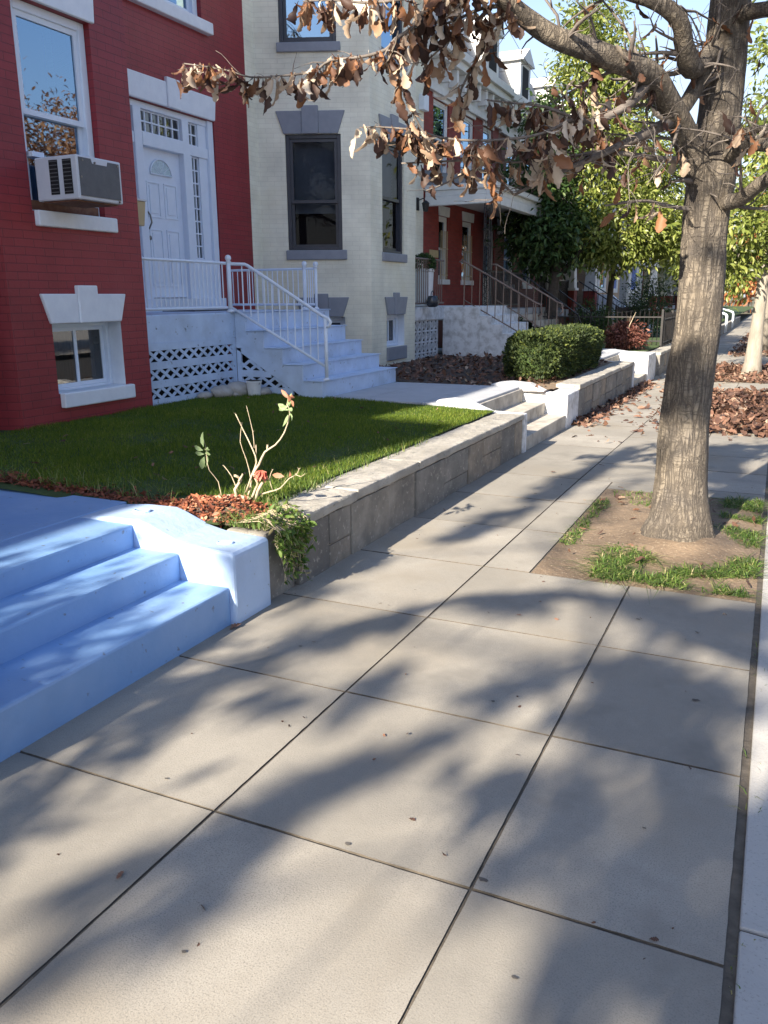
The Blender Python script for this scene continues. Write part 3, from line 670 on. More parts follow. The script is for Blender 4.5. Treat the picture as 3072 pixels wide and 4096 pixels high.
for u0, u1, z0, z1 in ((8.90, 9.16, 2.62, 3.06), (9.24, 9.50, 2.62, 3.06), (8.90, 9.16, 1.75, 2.48), (9.24, 9.50, 1.75, 2.48)):
    for a, b, c, d in ((u0, u1, z0, z0 + .022), (u0, u1, z1 - .022, z1), (u0, u0 + .022, z0 + .022, z1 - .022), (u1 - .022, u1, z0 + .022, z1 - .022)): mb.box(FM, a, b, -.116, -.103, c, d)
    mb.box(FM, u0 + .05, u1 - .05, -.116, -.105, z0 + .05, z1 - .05)
door = mb.build('door', M['white'], red, bevel=0.004)
fan = MB(); arc = [(9.2 + .21 * math.cos(q / 16 * math.pi), 3.155 + .19 * math.sin(q / 16 * math.pi)) for q in range(17)]
fan.prism(FM, arc, -.113, -.108); fan.build('fanlight', M['frost'], door)
fr_ = MB(); fr_.tube([FM(u, -.105, z) for u, z in arc] + [FM(arc[0][0], -.105, arc[0][1])], 0.012, 6)
for q in (3, 6, 10, 13): fr_.tube([FM(9.2, -.108, 3.155), FM(arc[q][0], -.108, arc[q][1])], 0.004, 4)
fr_.build('fanlight_frame', M['white'], door, smooth=True)
hd = MB(); hd.tube([FM(8.88, -.10, 2.68), FM(8.875, -.06, 2.64), FM(8.885, -.05, 2.55), FM(8.885, -.10, 2.47)], 0.011, 6); hd.tube([FM(8.885, -.115, 2.36), FM(8.885, -.09, 2.36)], 0.028, 10); hd.build('handle', M['brass'], door, smooth=True)

# window air conditioner
ac = thing('air_conditioner', 'boxy white window air conditioner with grey back hanging from the red bay', 'air conditioner', (-5.6, 5.74, 2.4))
y0, y1, x0, x1, z0, z1 = 5.485, 6.0, -5.80, -5.33, 2.40, 2.745
mb = MB(); mb.box(WF, y0, y1, x0, x1, z0, z1); mb.build('shell', M['acwhite'], ac, bevel=0.012)
mb = MB(); mb.prism(Frame(x1, 0, 0, 1), [(y0 + .02, z0 + .028), (y1 - .03, z0 + .028), (y1 - .03, z1 - .022), (y1 - .16, z1 - .022), (y1 - .17, z1 - .055), (y0 + .17, z1 - .055), (y0 + .155, z1 - .018), (y0 + .02, z1 - .018)], -.01, .006)
mb.build('back_grille', M['acgrey'], ac)
for a in (0.165, 0.315):
    mb = MB()
    mb.box(FX, x0 + a, x0 + a + .095, -y0 - .001, -y0 + .004, z0 + .045, z1 - .03); mb.build('side_vent', M['dark'], ac)
    mb = MB()
    for k in range(9): mb.box(FX, x0 + a + .004, x0 + a + .091, -y0 + .004, -y0 + .007, z0 + .06 + .03 * k, z0 + .067 + .03 * k)
    mb.build('louvre', M['acgrey'], ac)
for y, z in ((y0 + .06, z1 - .04), (y1 - .05, z1 - .04), (y0 + .035, z1 - .17), (y0 + .2, z1 - .045), (y1 - .05, z0 + .015)):
    mb = MB(); mb.tube([(x1 - .004, y, z), (x1 + .011, y, z)], 0.009, 8); mb.build('screw', M['brass'], ac)
mb = MB(); mb.box(WF, y0 + .02, y1 - .02, x0 + .05, x1 - .05, z0 - .012, z0 - .001); mb.build('base_pan', M['rust'], ac)
mb = MB(); mb.box(WF, y0 - .01, y0 + .12, -5.93, -5.80, 2.76, 2.80); mb.build('side_flap', M['white'], ac)
bx = thing('wall_box', 'tapered tan metal box with pale lid fixed to the red bay corner', 'wall box', (-6.3, 7.3, 2.35))
mb = MB(); fq = Frame(-6.34, 0, 0, 1)
mb.prism(fq, [(7.255, 2.35), (7.355, 2.35), (7.395, 2.60), (7.245, 2.60)], -.04, .075); mb.build('box', M['tan'], bx, bevel=0.008)
mb = MB(); mb.box(fq, 7.235, 7.405, -.05, .085, 2.601, 2.622); mb.build('lid', M['bucket'], bx, bevel=0.004)
mb = MB(); mb.box(fq, 7.28, 7.36, -.30, -.041, 2.42, 2.50); mb.build('bracket', M['iron'], bx)

# ------------------------------------------------------------------ porch and stairs of the red house
po = thing('porch_stairs', 'blue white painted porch with lattice skirt and five steps below white door', 'porch', (-6.2, 8.4, 0.46), 'porches with front steps')
bw = M['bluewhite']
mb = MB(); mb.box(WF, 6.79, 10.42, -7.39, -5.872, 1.14, 1.435); mb.build('deck', bw, po, bevel=0.012)
mb = MB(); mb.box(WF, 6.85, 8.32, -7.39, -5.96, 0.3, 1.138); mb.prism(FX, [(-5.955, .3), (-4.95, .3), (-5.0, .42), (-5.86, .985), (-5.955, .985)], -9.0, -8.46); mb.build('dark_backing', M['dark'], po)  # near-black solids stand in for the shade behind the lattice
F7 = Frame(-5.885, 0, 0, 1); mb = MB()
def lattice(mb, fr, u0, u1, z0, rows, clip=None, cw=0.172, rh=0.115, bh=0.078):
    z = z0
    for k in range(rows):
        n = max(1, round((u1 - u0) / cw)); w_ = (u1 - u0) / n; s = 0.017
        for q in range(n):
            a, b = u0 + q * w_, u0 + (q + 1) * w_
            if clip and clip((a + b) / 2, z + rh): continue
            for (p, r_), dd in (((a, b), 0.0), ((b, a), 0.007)):
                l = math.hypot(b - a, rh); nx, nz = rh / l * s, (b - a) / l * s
                sg = 1 if r_ > p else -1
                mb.prism(fr, [(p - sg * nx, z + nz), (p + sg * nx, z - nz), (r_ + sg * nx, z + rh - nz), (r_ - sg * nx, z + rh + nz)] if sg > 0 else
                         [(r_ - nx, z + rh - nz), (p - nx, z - nz), (p + nx, z + nz), (r_ + nx, z + rh + nz)], dd, dd + 0.007)
        if not clip or not clip(u0 + .3, z + rh + bh):
            e1 = u1
            if clip:
                while clip(e1, z + rh + bh) and e1 > u0 + .1: e1 -= 0.03
            mb.box(fr, u0, e1, -0.004, 0.018, z + rh, z + rh + bh)
        z += rh + bh
lattice(mb, F7, 6.80, 8.31, 0.375, 4)
mb.box(F7, 8.28, 8.345, -0.005, 0.02, 0.42, 1.14)
mb.build('lattice_screen', bw, po)
FS = Frame(0, 8.37, 1, 0); mb = MB()                 # u = X, faces the near side
clip = lambda x, z: z > 1.03 - (x + 5.75) * 0.70
lattice(mb, FS, -5.86, -5.0, 0.375, 4, clip)
mb.box(FS, -5.862, -5.80, -0.004, 0.02, 0.4, 1.02)
jr = random.Random(3)
for x, z, l, a in ((-5.55, .93, .16, .1), (-5.52, .82, .2, 0), (-5.38, .87, .13, 1.5), (-5.3, .74, .2, -.1), (-5.22, .80, .1, 1.2), (-5.12, .60, .24, 0.05), (-5.05, .68, .15, .9)):
    c, s = math.cos(a) * l / 2, math.sin(a) * l / 2; nx, nz = -math.sin(a) * .02, math.cos(a) * .02
    mb.prism(FS, [(x - c - nx, z - s - nz), (x + c - nx, z + s - nz), (x + c + nx, z + s + nz), (x - c + nx, z - s + nz)], .004, .016)
mb.build('broken_lattice', bw, po)
treads = [(-5.72, 1.432), (-5.47, 1.215), (-5.22, 1.02), (-4.95, .835), (-4.70, .655)]
mb = MB(); prof = [(-5.872, 1.00), (-4.86, .40), (-4.70, .40)]
for k in range(4, -1, -1):
    x, z = treads[k]; prof += [(x, z)]
    prof += [(treads[k - 1][0] if k else -5.872, z)]
mb.prism(FX, prof, -10.42, -8.35)
mb.build('stair_flight', bw, po, bevel=0.01)
mb = MB()
for (x, z), xb in zip(treads, [-5.87] + [t[0] for t in treads[:-1]]): mb.box(WF, 8.335, 10.435, xb + .002, x + .018, z + .001, z + .012)
mb.build('tread', bw, po, bevel=0.005)
wm = M['white']
baluster_rail(po, (-5.90, 6.80, 1.435), (-5.90, 8.27, 1.435), 0.555, 0.055, 19, wm, 0.0085)
def post(p, h, ball, m=wm, parent=po, rad=0.027):
    b = MB(); b.tube([p, (p[0], p[1], p[2] + h)], rad, 8); b.lathe((p[0], p[1], p[2]), [(rad * 1.9, 0), (rad * 1.9, .02), (rad, .035)], 10)
    if ball: b.lathe((p[0], p[1], p[2] + h - .012), [(.012, 0), (.038, .008), (.02, .02), (.03, .03), (.037, .05), (.03, .075), (.012, .086), (0, .088)], 12)
    return b.build('newel_post', m, parent, smooth=True)
post((-5.89, 8.31, 1.435), .575, True); post((-4.675, 8.42, .667), .70, False, rad=.022)
post((-6.07, 10.36, 1.435), .58, True); post((-5.89, 10.36, 1.435), .57, True, rad=.02)
baluster_rail(po, (-7.36, 10.36, 1.435), (-6.09, 10.36, 1.435), 0.55, 0.07, 14, wm, 0.0085); baluster_rail(po, (-6.05, 10.36, 1.435), (-5.91, 10.36, 1.435), 0.55, 0.07, 3, wm, 0.0085)
mb = MB(); Y = 8.42
mb.tube([(-5.88, 8.32, 1.985), (-5.74, Y, 1.98), (-5.70, Y, 1.965), (-4.72, Y, 1.40), (-4.64, Y, 1.365), (-4.61, Y, 1.33), (-4.625, Y, 1.285), (-4.67, Y, 1.27)], 0.019, 8)
mb.tube([(-5.88, 8.32, 1.49), (-4.69, Y, .83)], 0.016, 8)
hr = mb.build('handrail', wm, po, smooth=True)
for k in range(11):
    x = -5.78 + k * 0.1; b = MB(); zt = 1.965 - (x + 5.70) * .577 if x > -5.7 else 1.98; zb_ = 1.49 - (x + 5.88) * .555
    b.tube([(x, Y, zb_), (x, Y, zt)], .0085, 4); b.build('baluster', wm, hr)
dm = MB(); dm.box(WF, 8.75, 9.7, -7.27, -6.75, 1.436, 1.452); setp(dm.build('door_mat', M['mat']), 'dark door mat at the white front door on the porch', 'door mat')
rr = random.Random(12)
for x, y, s, lab in ((-5.80, 7.60, .10, 'small brown rock leaning against the porch lattice, beside the dark bay corner'), (-5.72, 7.83, .17, 'broad pale rock lying flat in front of the white porch lattice'), (-5.66, 8.06, .20, 'largest slanted pale rock by the lattice, next to the white bucket'),
                     (-5.60, 7.94, .08, 'little flat rock on the grass edge in front of the larger pale rocks'), (-5.42, 8.22, .12, 'grey rock on the stair side of the white bucket'), (-5.76, 8.27, .11, 'pale rock wedged behind the white bucket at the lattice post')):
    mb = MB(); n0 = 9
    for j in range(7):
        th = math.pi * j / 6
        for i in range(n0):
            ph = 2 * math.pi * i / n0; d = Vector((math.sin(th) * math.cos(ph), math.sin(th) * math.sin(ph), math.cos(th)))
            k = 1 + .35 * mnoise.noise(d * 1.6 + Vector((x * 7, y * 7, 0)))
            mb.V.append((x + d.x * s * .75 * k, y + d.y * s * 1.05 * k, yard_z(x, y) + s * .28 + d.z * s * .48 * k))
    for j in range(6):
        for i in range(n0):
            a, b = j * n0 + i, j * n0 + (i + 1) % n0; mb.F.append((a, b, b + n0, a + n0)); mb.M.append(0); mb.U.append(None); mb.Rn.append(.5)
    setp(mb.build('rock', M['rock'], smooth=True), lab, 'rock', 'rocks by the porch lattice')
bk = thing('bucket', 'small white plastic bucket among the rocks by the porch lattice', 'bucket', (-5.46, 8.09, .49))
mb = MB(); mb.lathe((-5.46, 8.09, .48), [(.07, 0), (.088, .17), (.094, .172), (.094, .19), (.084, .19), (.066, .02), (0, .02)], 16); mb.build('pail', M['bucket'], bk, smooth=False)
mb = MB(); mb.tube([(-5.46 + .09 * math.cos(q / 8 * math.pi), 8.09 - .02, .65 - .05 * math.sin(q / 8 * math.pi)) for q in range(9)], .004, 5); mb.build('handle', M['brass'], bk)

# ------------------------------------------------------------------ cream house
cr = thing('row_house', 'cream painted brick row house with dark framed bay windows and grey lintels', 'house', (-7.4, 14.5, 0.4), 'row houses along the street')
FYA = Frame(-7.4, 11.35, 1.57, .65); FYF = Frame(BAY_X, 13.75, -1.57, .65); FYM = FM
mb = MB()
Wa = (.42, 1.26, 2.31, 3.97, .12); Ua = (.38, 1.22, 5.21, 6.9, .12); Ba = (.62, 1.28, .80, 1.30, .22, 2)
Wf = (12.42, 13.27, 2.29, 3.97, .13); Uf = (12.42, 13.27, 5.21, 6.9, .13); Bf = (12.56, 13.28, .80, 1.31, .22, 2)
wall(mb, FYA, 0, SL, 0.2, H, [Wa, Ua, Ba], uo=2.2); wall(mb, FB, 12.0, 13.75, 0.2, H, [Wf, Uf, Bf], uo=.03); wall(mb, FYF, 0, SL, 0.2, H, uo=.4)
wall(mb, FM, 11.1, 11.35, .2, H, uo=.11); wall(mb, FM, 14.40, 17.9, .2, H, [(14.9, 17.0, 1.40, 3.97, .2), (15.1, 16.8, 5.18, 6.9, .16)])
shell(mb, 11.1, 17.9); mb.poly([(-7.4, 11.35, H), (BAY_X, 12.0, H), (BAY_X, 13.75, H), (-7.4, 14.4, H)], 1)
mb.box(FM, 17.62, 17.895, 0.001, 0.12, 5.45, 5.75, 2); mb.box(FM, 17.7, 17.895, 0.001, 0.08, 4.1, 4.2, 2)
mb.build('wall', [M['cream'], M['roof'], M['stonewhite']], cr)
mb = MB(); mb.box(FM, 14.5, 17.85, -.05, .3, H - .5, H + .05); mb.box(FB, 12.02, 13.73, -.05, .2, H - .5, H + .04); mb.build('cornice', M['trim'], cr, bevel=.02)
gt, dk = M['greytrim'], M['darkframe']
window(cr, FYA, *Wa[:4], .12, dk, M['bayglass'], lintel=(.40, 1.22, 3.972, 4.29, .11, (.68, .93, .07)), sill=(.385, 1.33, 2.165, 2.308, .04), mid=3.02, blind=(2.86, 3.9), lm=gt, casing=.06)
mb = MB(); mb.poly([FYA(.3, -.32, 2.2), FYA(1.4, -.32, 2.2), FYA(1.4, -.32, 4.1), FYA(.3, -.32, 4.1)]); mb.poly([FB(12.3, -.32, 2.2), FB(13.4, -.32, 2.2), FB(13.4, -.32, 4.1), FB(12.3, -.32, 4.1)]); mb.build('dark_room_panel', M['maroon'], cr)  # dark panels behind the bay glass stand in for unlit rooms
window(cr, FYA, *Ua[:4], .12, dk, M['glass'], sill=(.34, 1.28, 5.08, 5.208, .04), lm=gt, casing=.06)
window(cr, FYA, *Ba[:4], .22, M['white'], M['dimglass'], lintel=(.60, 1.25, 1.302, 1.60, .10, (.80, 1.02, .055)), sill=(.58, 1.34, .66, .798, .03), slider=True, casing=.06, lm=gt, blind=(.86, 1.25), blind_m=M['curtain'])
window(cr, FB, *Wf[:4], .13, dk, M['bayglass'], lintel=(12.40, 13.25, 3.972, 4.29, .11, (12.72, 12.96, .07)), sill=(12.40, 13.33, 2.155, 2.288, .04), lm=gt, casing=.06, blind=(3.05, 3.9))
window(cr, FB, *Uf[:4], .13, dk, M['glass'], sill=(12.40, 13.33, 5.08, 5.208, .04), lm=gt, casing=.06)
window(cr, FB, *Bf[:4], .22, M['white'], M['dimglass'], lintel=(12.58, 13.27, 1.312, 1.60, .10, (12.82, 13.0, .07)), sill=(12.55, 13.34, .57, .79, .03), slider=True, casing=.06, lm=gt, blind=(.86, 1.25), blind_m=M['curtain'])
window(cr, FM, 15.1, 16.8, 5.18, 6.9, .16, dk, M['glass'], sill=(15.0, 16.9, 5.04, 5.178, .05), lm=gt)
mb = MB(); mb.box(FM, 14.91, 16.99, -.19, -.08, 1.40, 3.965); mb.build('door', M['trim'], cr, bevel=.01)
ln = thing('wall_lantern', 'dark wall lantern on a bracket at the cream house corner', 'lamp', (-7.38, 17.55, 3.5))
mb = MB(); mb.box(FM, 17.5, 17.6, .002, .03, 3.42, 3.68); mb.tube([FM(17.55, .02, 3.62), FM(17.55, .14, 3.66), FM(17.55, .2, 3.6)], .012, 6); mb.build('bracket', M['iron'], ln)
mb = MB(); mb.lathe(FM(17.55, .2, 3.38), [(.02, 0), (.055, .02), (.08, .17), (.09, .175), (.03, .23), (0, .24)], 6); mb.build('lamp_shade', M['iron'], ln)
# stoop of the cream house: breeze block skirt, white stair block, dark rails
sp = thing('porch_stairs', 'whitewashed stoop with breeze block skirt and dark iron handrails', 'porch', (-6.2, 15.4, .46), 'porches with front steps')
wc = M['whiteconc']
mb = MB(); mb.box(WF, 13.82, 17.2, -7.39, -5.872, 1.18, 1.415); mb.build('deck', wc, sp, bevel=.015)
mb = MB(); mb.box(WF, 13.84, 15.24, -7.3, -5.985, .3, 1.178); mb.build('dark_backing', M['dark'], sp)  # near-black box paints the shade behind the breeze blocks
mb = MB(); F8 = Frame(-5.90, 0, 0, 1); c = .197
for j in range(4):
    for i in range(6):
        u = 13.86 + i * .197; z = .40 + j * .195
        for a, b, cc, d in ((u, u + c, z, z + .016), (u, u + c, z + c - .018, z + c - .002), (u, u + .016, z + .016, z + c - .018), (u + c - .016, u + c, z + .016, z + c - .018)): mb.box(F8, a, b, -.035, 0, cc, d)
        mb.box(F8, u + .082, u + .115, -.03, -.004, z + .082, z + .115)
        for sa, sb in ((1, 1), (1, -1), (-1, 1), (-1, -1)):
            a0, b0 = u + c / 2 + sa * .018, z + c / 2 + sb * .018; a1, b1 = u + c / 2 + sa * .08, z + c / 2 + sb * .08
            q = [(a0 - .007 * sb, b0 + .007 * sa), (a0 + .007 * sb, b0 - .007 * sa), (a1 + .007 * sb, b1 - .007 * sa), (a1 - .007 * sb, b1 + .007 * sa)]
            mb.prism(F8, q, -.028, -.006)
mb.build('breeze_block_screen', wc, sp)
mb = MB(); lv = [(-5.16, 1.412), (-4.93, 1.245), (-4.70, 1.085), (-4.48, .925), (-4.25, .765), (-4.02, .61)]
prof = [(-5.90, .35), (-4.02, .35)]
for k in range(5, -1, -1):
    x, z = lv[k]; prof += [(x, z), (lv[k - 1][0] if k else -5.90, z)]
mb.prism(FX, prof, -17.1, -15.28); mb.build('stair_flight', wc, sp, bevel=.012)
br_ = M['brownrail']
baluster_rail(sp, (-5.88, 13.86, 1.415), (-5.88, 15.26, 1.415), .84, .07, 13, br_, .009)
def stair_rail(parent, y, x0, z0, x1, z1, h, m, n=9):
    mb = MB(); mb.tube([(x0 - .1, y, z0 + h), (x0, y, z0 + h), (x1, y, z1 + h), (x1 + .1, y, z1 + h - .04), (x1 + .12, y, z1 + h - .2), (x1 + .05, y, z1 + h - .24)], .017, 7); mb.tube([(x0, y, z0 + .12), (x1, y, z1 + .12)], .012, 6)
    o = mb.build('handrail', m, parent, smooth=True)
    for k in range(n):
        t = k / (n - 1); x = x0 + (x1 - x0) * t; z = z0 + (z1 - z0) * t; b = MB(); b.tube([(x, y, z + (.12 if 0 < k < n - 1 else -.02)), (x, y, z + h)], .009 if 0 < k < n - 1 else .014, 5); b.build('baluster', m, o)
stair_rail(sp, 15.36, -5.5, 1.415, -4.1, .66, .82, br_, 10); stair_rail(sp, 17.02, -5.4, 1.415, -4.1, .66, .82, br_, 9)
pl = thing('planter', 'tall white ribbed planter with a clipped dark box ball', 'planter', (-6.02, 14.6, 1.415))
mb = MB(); n = 24
for k, (rad, z) in enumerate([(.15, 0), (.17, .02), (.16, .05), (.185, .62), (.2, .64), (.2, .68), (.17, .68)]):
    for q in range(n): a = q / n * 2 * math.pi; rr_ = rad * (1 - .05 * (q % 2) * (1 if 2 <= k <= 3 else 0)); mb.V.append((-6.02 + rr_ * math.cos(a), 14.6 + rr_ * math.sin(a), 1.415 + z))
for k in range(6):
    for q in range(n): mb.F.append((k * n + q, k * n + (q + 1) % n, (k + 1) * n + (q + 1) % n, (k + 1) * n + q)); mb.M.append(0); mb.U.append(None); mb.Rn.append(.5)
mb.build('pot', M['bucket'], pl)
P = unit(1500); scatter('foliage', SMALLS, P * np.array([.2, .2, .17]) * rng.uniform(.75, 1.05, (1500, 1)) + np.array([-6.02, 14.6, 2.17]), P + unit(1500) * .6, rng.uniform(0, 6.3, 1500), np.full(1500, .05), M['darkneedle'], rng.uniform(0, 1, 1500), pl)
pt = thing('plant_pot', 'round dark glazed pot with a looped handle on the white stoop', 'pot', (-5.78, 14.1, 1.415))
mb = MB(); mb.lathe((-5.72, 14.3, 1.416), [(.07, 0), (.11, .04), (.12, .11), (.09, .18), (.075, .2), (.06, .19)], 14); mb.build('pot', M['pot'], pt, smooth=True)
mb = MB(); mb.tube([(-5.72, 14.3 + .08 * math.cos(q / 8 * math.pi), 1.60 + .1 * math.sin(q / 8 * math.pi)) for q in range(9)], .009, 6); mb.build('handle', M['pot'], pt)
# ------------------------------------------------------------------ houses farther along
def porch_set(h, y0, y1, deck_z, roof_z, trimm, deckm, posts, post_kind, railm, stair=None, stairm=None, fas=0.40):
    mb = MB(); mb.box(WF, y0 + .05, y1 - .05, -7.39, -5.90, deck_z - .22, deck_z); mb.box(WF, y0 + .08, y1 - .08, -7.38, -5.98, .1, deck_z - .222, 1); mb.build('porch_deck', [M['path'], deckm], h, bevel=.01)
    if roof_z:
        mb = MB(); mb.box(WF, y0 + .02, y1 - .02, -7.39, -5.72, roof_z + fas - .12, roof_z + fas); mb.box(WF, y0 + .05, y1 - .05, -7.38, -5.80, roof_z + .16, roof_z + fas - .122); mb.box(WF, y0 + .03, y1 - .03, -5.97, -5.79, roof_z - .03, roof_z + .158)
        mb.box(WF, y0 + .03, y0 + .16, -7.38, -5.972, roof_z - .03, roof_z + .158); mb.build('porch_roof', trimm, h, bevel=.012)
        mb = MB(); mb.prism(Frame(0, 0, 1, 0), [(-7.39, roof_z + fas + .002), (-5.70, roof_z + fas + .002), (-7.39, roof_z + fas + .32)], -y1 + .03, -y0 - .03); mb.build('porch_roof_slope', M['slate'], h)
    for y in posts:
        b = MB()
        if post_kind == 'iron':
            for dx, dy in ((-.06, -.06), (.06, -.06), (-.06, .06), (.06, .06)): b.tube([(-5.95 + dx, y + dy, deck_z), (-5.95 + dx, y + dy, roof_z or 3.5)], .011, 4)
            z = deck_z + .1
            while z < (roof_z or 3.5) - .15:
                b.tube([(-6.01, y - .06, z), (-5.89, y + .06, z + .11), (-6.01, y - .06, z + .22)], .008, 4); b.tube([(-5.89, y - .06, z), (-6.01, y + .06, z + .11), (-5.89, y - .06, z + .22)], .008, 4); z += .23
            b.build('porch_post', M['iron'], h)
        else:
            b.box(WF, y - .2, y + .2, -6.15, -5.76, .2, deck_z + .55, uv=True); p = b.build('porch_pier', M['rawred'], h)
            b = MB(); b.box(WF, y - .24, y + .24, -6.19, -5.72, deck_z + .552, deck_z + .63)
            n = 4; a, c = .19, .12
            b.V += [(-5.955 + sx * (a if k == 0 else c), y + sy * (a if k == 0 else c), (deck_z + .632 if k == 0 else roof_z - .03)) for k in (0, 1) for sx, sy in ((-1, -1), (1, -1), (1, 1), (-1, 1))]
            i = len(b.V) - 8
            for q in range(4): b.F.append((i + q, i + (q + 1) % 4, i + 4 + (q + 1) % 4, i + 4 + q)); b.M.append(0); b.U.append(None); b.Rn.append(.5)
            b.build('porch_column', M['trim'], h, bevel=.01)
    sy0, sy1 = stair if stair else (y1, y1)
    ends = [(y0 + .1, sy0 - .08)] + ([(sy1 + .08, y1 - .1)] if y1 - sy1 > .5 else [])
    for a, b_ in ends:
        if b_ - a < .4: continue
        mb = MB()
        for z in (deck_z + .08, deck_z + .82): mb.box(WF, a, b_, -5.97, -5.93, z, z + .04)
        y = a + .06
        while y < b_: mb.box(WF, y, y + .02, -5.96, -5.94, deck_z + .12, deck_z + .82); y += .11
        mb.build('porch_railing', railm, h)
    if stair:
        mb = MB(); n = 5
        for k in range(n):
            z = deck_z - (k + 1) * (deck_z - .42) / (n + 1); mb.box(WF, sy0, sy1, -7.0, -5.90 + .28 * (k + 1), .1, z)
        mb.build('front_steps', stairm or M['oldconc'], h)
        for y in (sy0 + .05, sy1 - .05):
            mb = MB(); mb.tube([(-5.95, y, deck_z + .85), (-4.5, y, 1.15), (-4.42, y, .95)], .018, 6); mb.tube([(-4.5, y, .4), (-4.5, y, 1.15)], .014, 5)
            for k in range(1, 9): x = -5.95 + k * .16; z = deck_z - (deck_z - .42) * k / 9; mb.tube([(x, y, z), (x, y, z + .83)], .008, 4)
            mb.build('stair_rail', railm, h)
def far_house(label, y0, y1, wm, ground, upper, trimm, doorp, zg=(2.0, 3.42), zu=(4.3, 5.85), shutters=None, plaque=False, top=6.9, dorm=True, roofm=None, dz=0.0):
    h = thing('row_house', label, 'house', (-7.4, (y0 + y1) / 2, .4), 'row houses along the street'); mb = MB()
    ops = [(a, b, zg[0] + dz, zg[1] + dz, .14) for a, b in ground] + [(a, b, zu[0] + dz, zu[1] + dz, .14) for a, b in upper] + [(doorp[0], doorp[1], 1.3 + dz, 3.5 + dz, .2)]
    wall(mb, FM, y0, y1, -.2, top + dz, ops, uo=y0 * .37); shell(mb, y0 + .002, y1 - .002, top + dz)
    mb.build('wall', [wm, M['roof']], h)
    for a, b in ground: window(h, FM, a, b, zg[0] + dz, zg[1] + dz, .14, trimm, M['glass'], sill=(a - .06, b + .06, zg[0] + dz - .12, zg[0] + dz - .002, .05), lintel=(a - .02, b + .02, zg[1] + dz + .002, zg[1] + dz + .22, .03), blind=(zg[0] + dz + .1, zg[1] + dz - .1) if (int(a * 7) % 2) else None, blind_m=M['curtain'])
    for a, b in upper: window(h, FM, a, b, zu[0] + dz, zu[1] + dz, .14, trimm, M['glass'], sill=(a - .06, b + .06, zu[0] + dz - .14, zu[0] + dz - .002, .06), lintel=(a - .04, b + .04, zu[1] + dz + .002, zu[1] + dz + .24, .02), blind=(zu[0] + dz + .8, zu[1] + dz - .1))
    mb = MB(); a, b = doorp; mb.box(FM, a + .002, a + .09, -.19, -.03, 1.3 + dz, 3.498 + dz); mb.box(FM, b - .09, b - .002, -.19, -.03, 1.3 + dz, 3.498 + dz); mb.box(FM, a + .09, b - .09, -.19, -.03, 3.36 + dz, 3.498 + dz); mb.box(FM, a + .09, b - .09, -.19, -.14, 1.3 + dz, 2.1 + dz); mb.box(FM, a + .09, b - .09, -.19, -.14, 2.94 + dz, 3.36 + dz)
    o = mb.build('door', trimm, h)
    mb = MB(); mb.poly([FM(a + .09, -.16, 2.1 + dz), FM(b - .09, -.16, 2.1 + dz), FM(b - .09, -.16, 2.94 + dz), FM(a + .09, -.16, 2.94 + dz)]); mb.build('pane', M['glass'], o)
    T = top + dz
    mb = MB(); mb.box(FM, y0 + .01, y1 - .01, .002, .10, T - .96, T - .80); mb.box(FM, y0 + .01, y1 - .01, .002, .06, T - .798, T - .36); mb.box(FM, y0 + .01, y1 - .01, .002, .42, T - .18, T); mb.box(FM, y0 + .01, y1 - .01, .002, .34, T - .36, T - .182)
    y = y0 + .25
    while y < y1 - .2: mb.box(FM, y, y + .12, .062, .28, T - .72, T - .362); y += .52
    mb.build('cornice', trimm, h, bevel=.01)
    if dorm:
        mb = MB(); mb.prism(Frame(0, 0, 1, 0), [(-8.6, T + .003), (-7.25, T + .003), (-7.75, T + 1.15), (-8.6, T + 1.15)], -y1 + .01, -y0 - .01); r_ = mb.build('roof', roofm or M['slate'], h)
        n = max(2, int((y1 - y0) / 2.6))
        for k in range(n):
            yc = y0 + (y1 - y0) * (k + .5) / n; d = MB(); d.box(WF, yc - .5, yc + .5, -8.3, -7.18, T + .1, T + 1.05); d.prism(Frame(-7.18, 0, 0, 1), [(yc - .62, T + 1.052), (yc + .62, T + 1.052), (yc, T + 1.45)], -1.1, .1)
            dd = d.build('dormer', trimm, r_); e = MB(); e.box(WF, yc - .3, yc + .3, -7.178, -7.172, T + .2, T + .95); e.build('dormer_pane', M['dark'], r_)
    if plaque:
        mb = MB(); mb.box(FM, 18.26, 18.80, .002, .02, 2.48, 2.64); mb.build('plaque', M['tan'], h)
    if shutters:
        for a, b in ground:
            mb = MB(); mb.box(FM, a - .55, a - .08, .002, .05, zg[0] + dz - .2, zg[1] + dz); mb.box(FM, b + .08, b + .55, .002, .05, zg[0] + dz - .2, zg[1] + dz); mb.build('shutter', shutters, h)
    return h
h3 = far_house('red brick row house with deep white cornice and roofed porch on iron posts', 17.9, 23.2, M['rawred'], [(18.85, 19.46), (20.45, 21.22)], [(18.45, 19.42), (20.25, 21.2), (21.9, 22.7)], M['trim'], (22.2, 23.05), plaque=True)
porch_set(h3, 17.9, 23.2, 1.30, 3.57, M['trim'], M['darkbrick'], (18.05, 23.0), 'iron', M['iron'], (20.8, 22.4))
mb = MB()
for a, b in ((18.85, 19.46), (20.45, 21.22)):
    for k in range(5):
        u = a + .1 + (b - a - .2) * k / 4; mb.tube([FM(u, .02, 2.0), FM(u, .02, 3.1)], .009, 4)
    for z in (2.1, 2.7): mb.tube([FM(a + .04, .02, z), FM(b - .04, .02, z)], .009, 4)
mb.build('window_bars', M['tan'], h3)
h4 = far_house('brown brick row house with white tapered porch columns on red brick piers', 23.2, 29.8, M['darkbrick'], [(24.0, 25.0), (26.0, 27.0)], [(24, 25), (26, 27), (28, 29)], M['trim'], (28.0, 28.9), dz=-.06)
porch_set(h4, 23.2, 29.8, 1.2, 3.3, M['trim'], M['darkbrick'], (23.5, 26.2, 29.4), 'column', M['iron'], (27.4, 29.1))
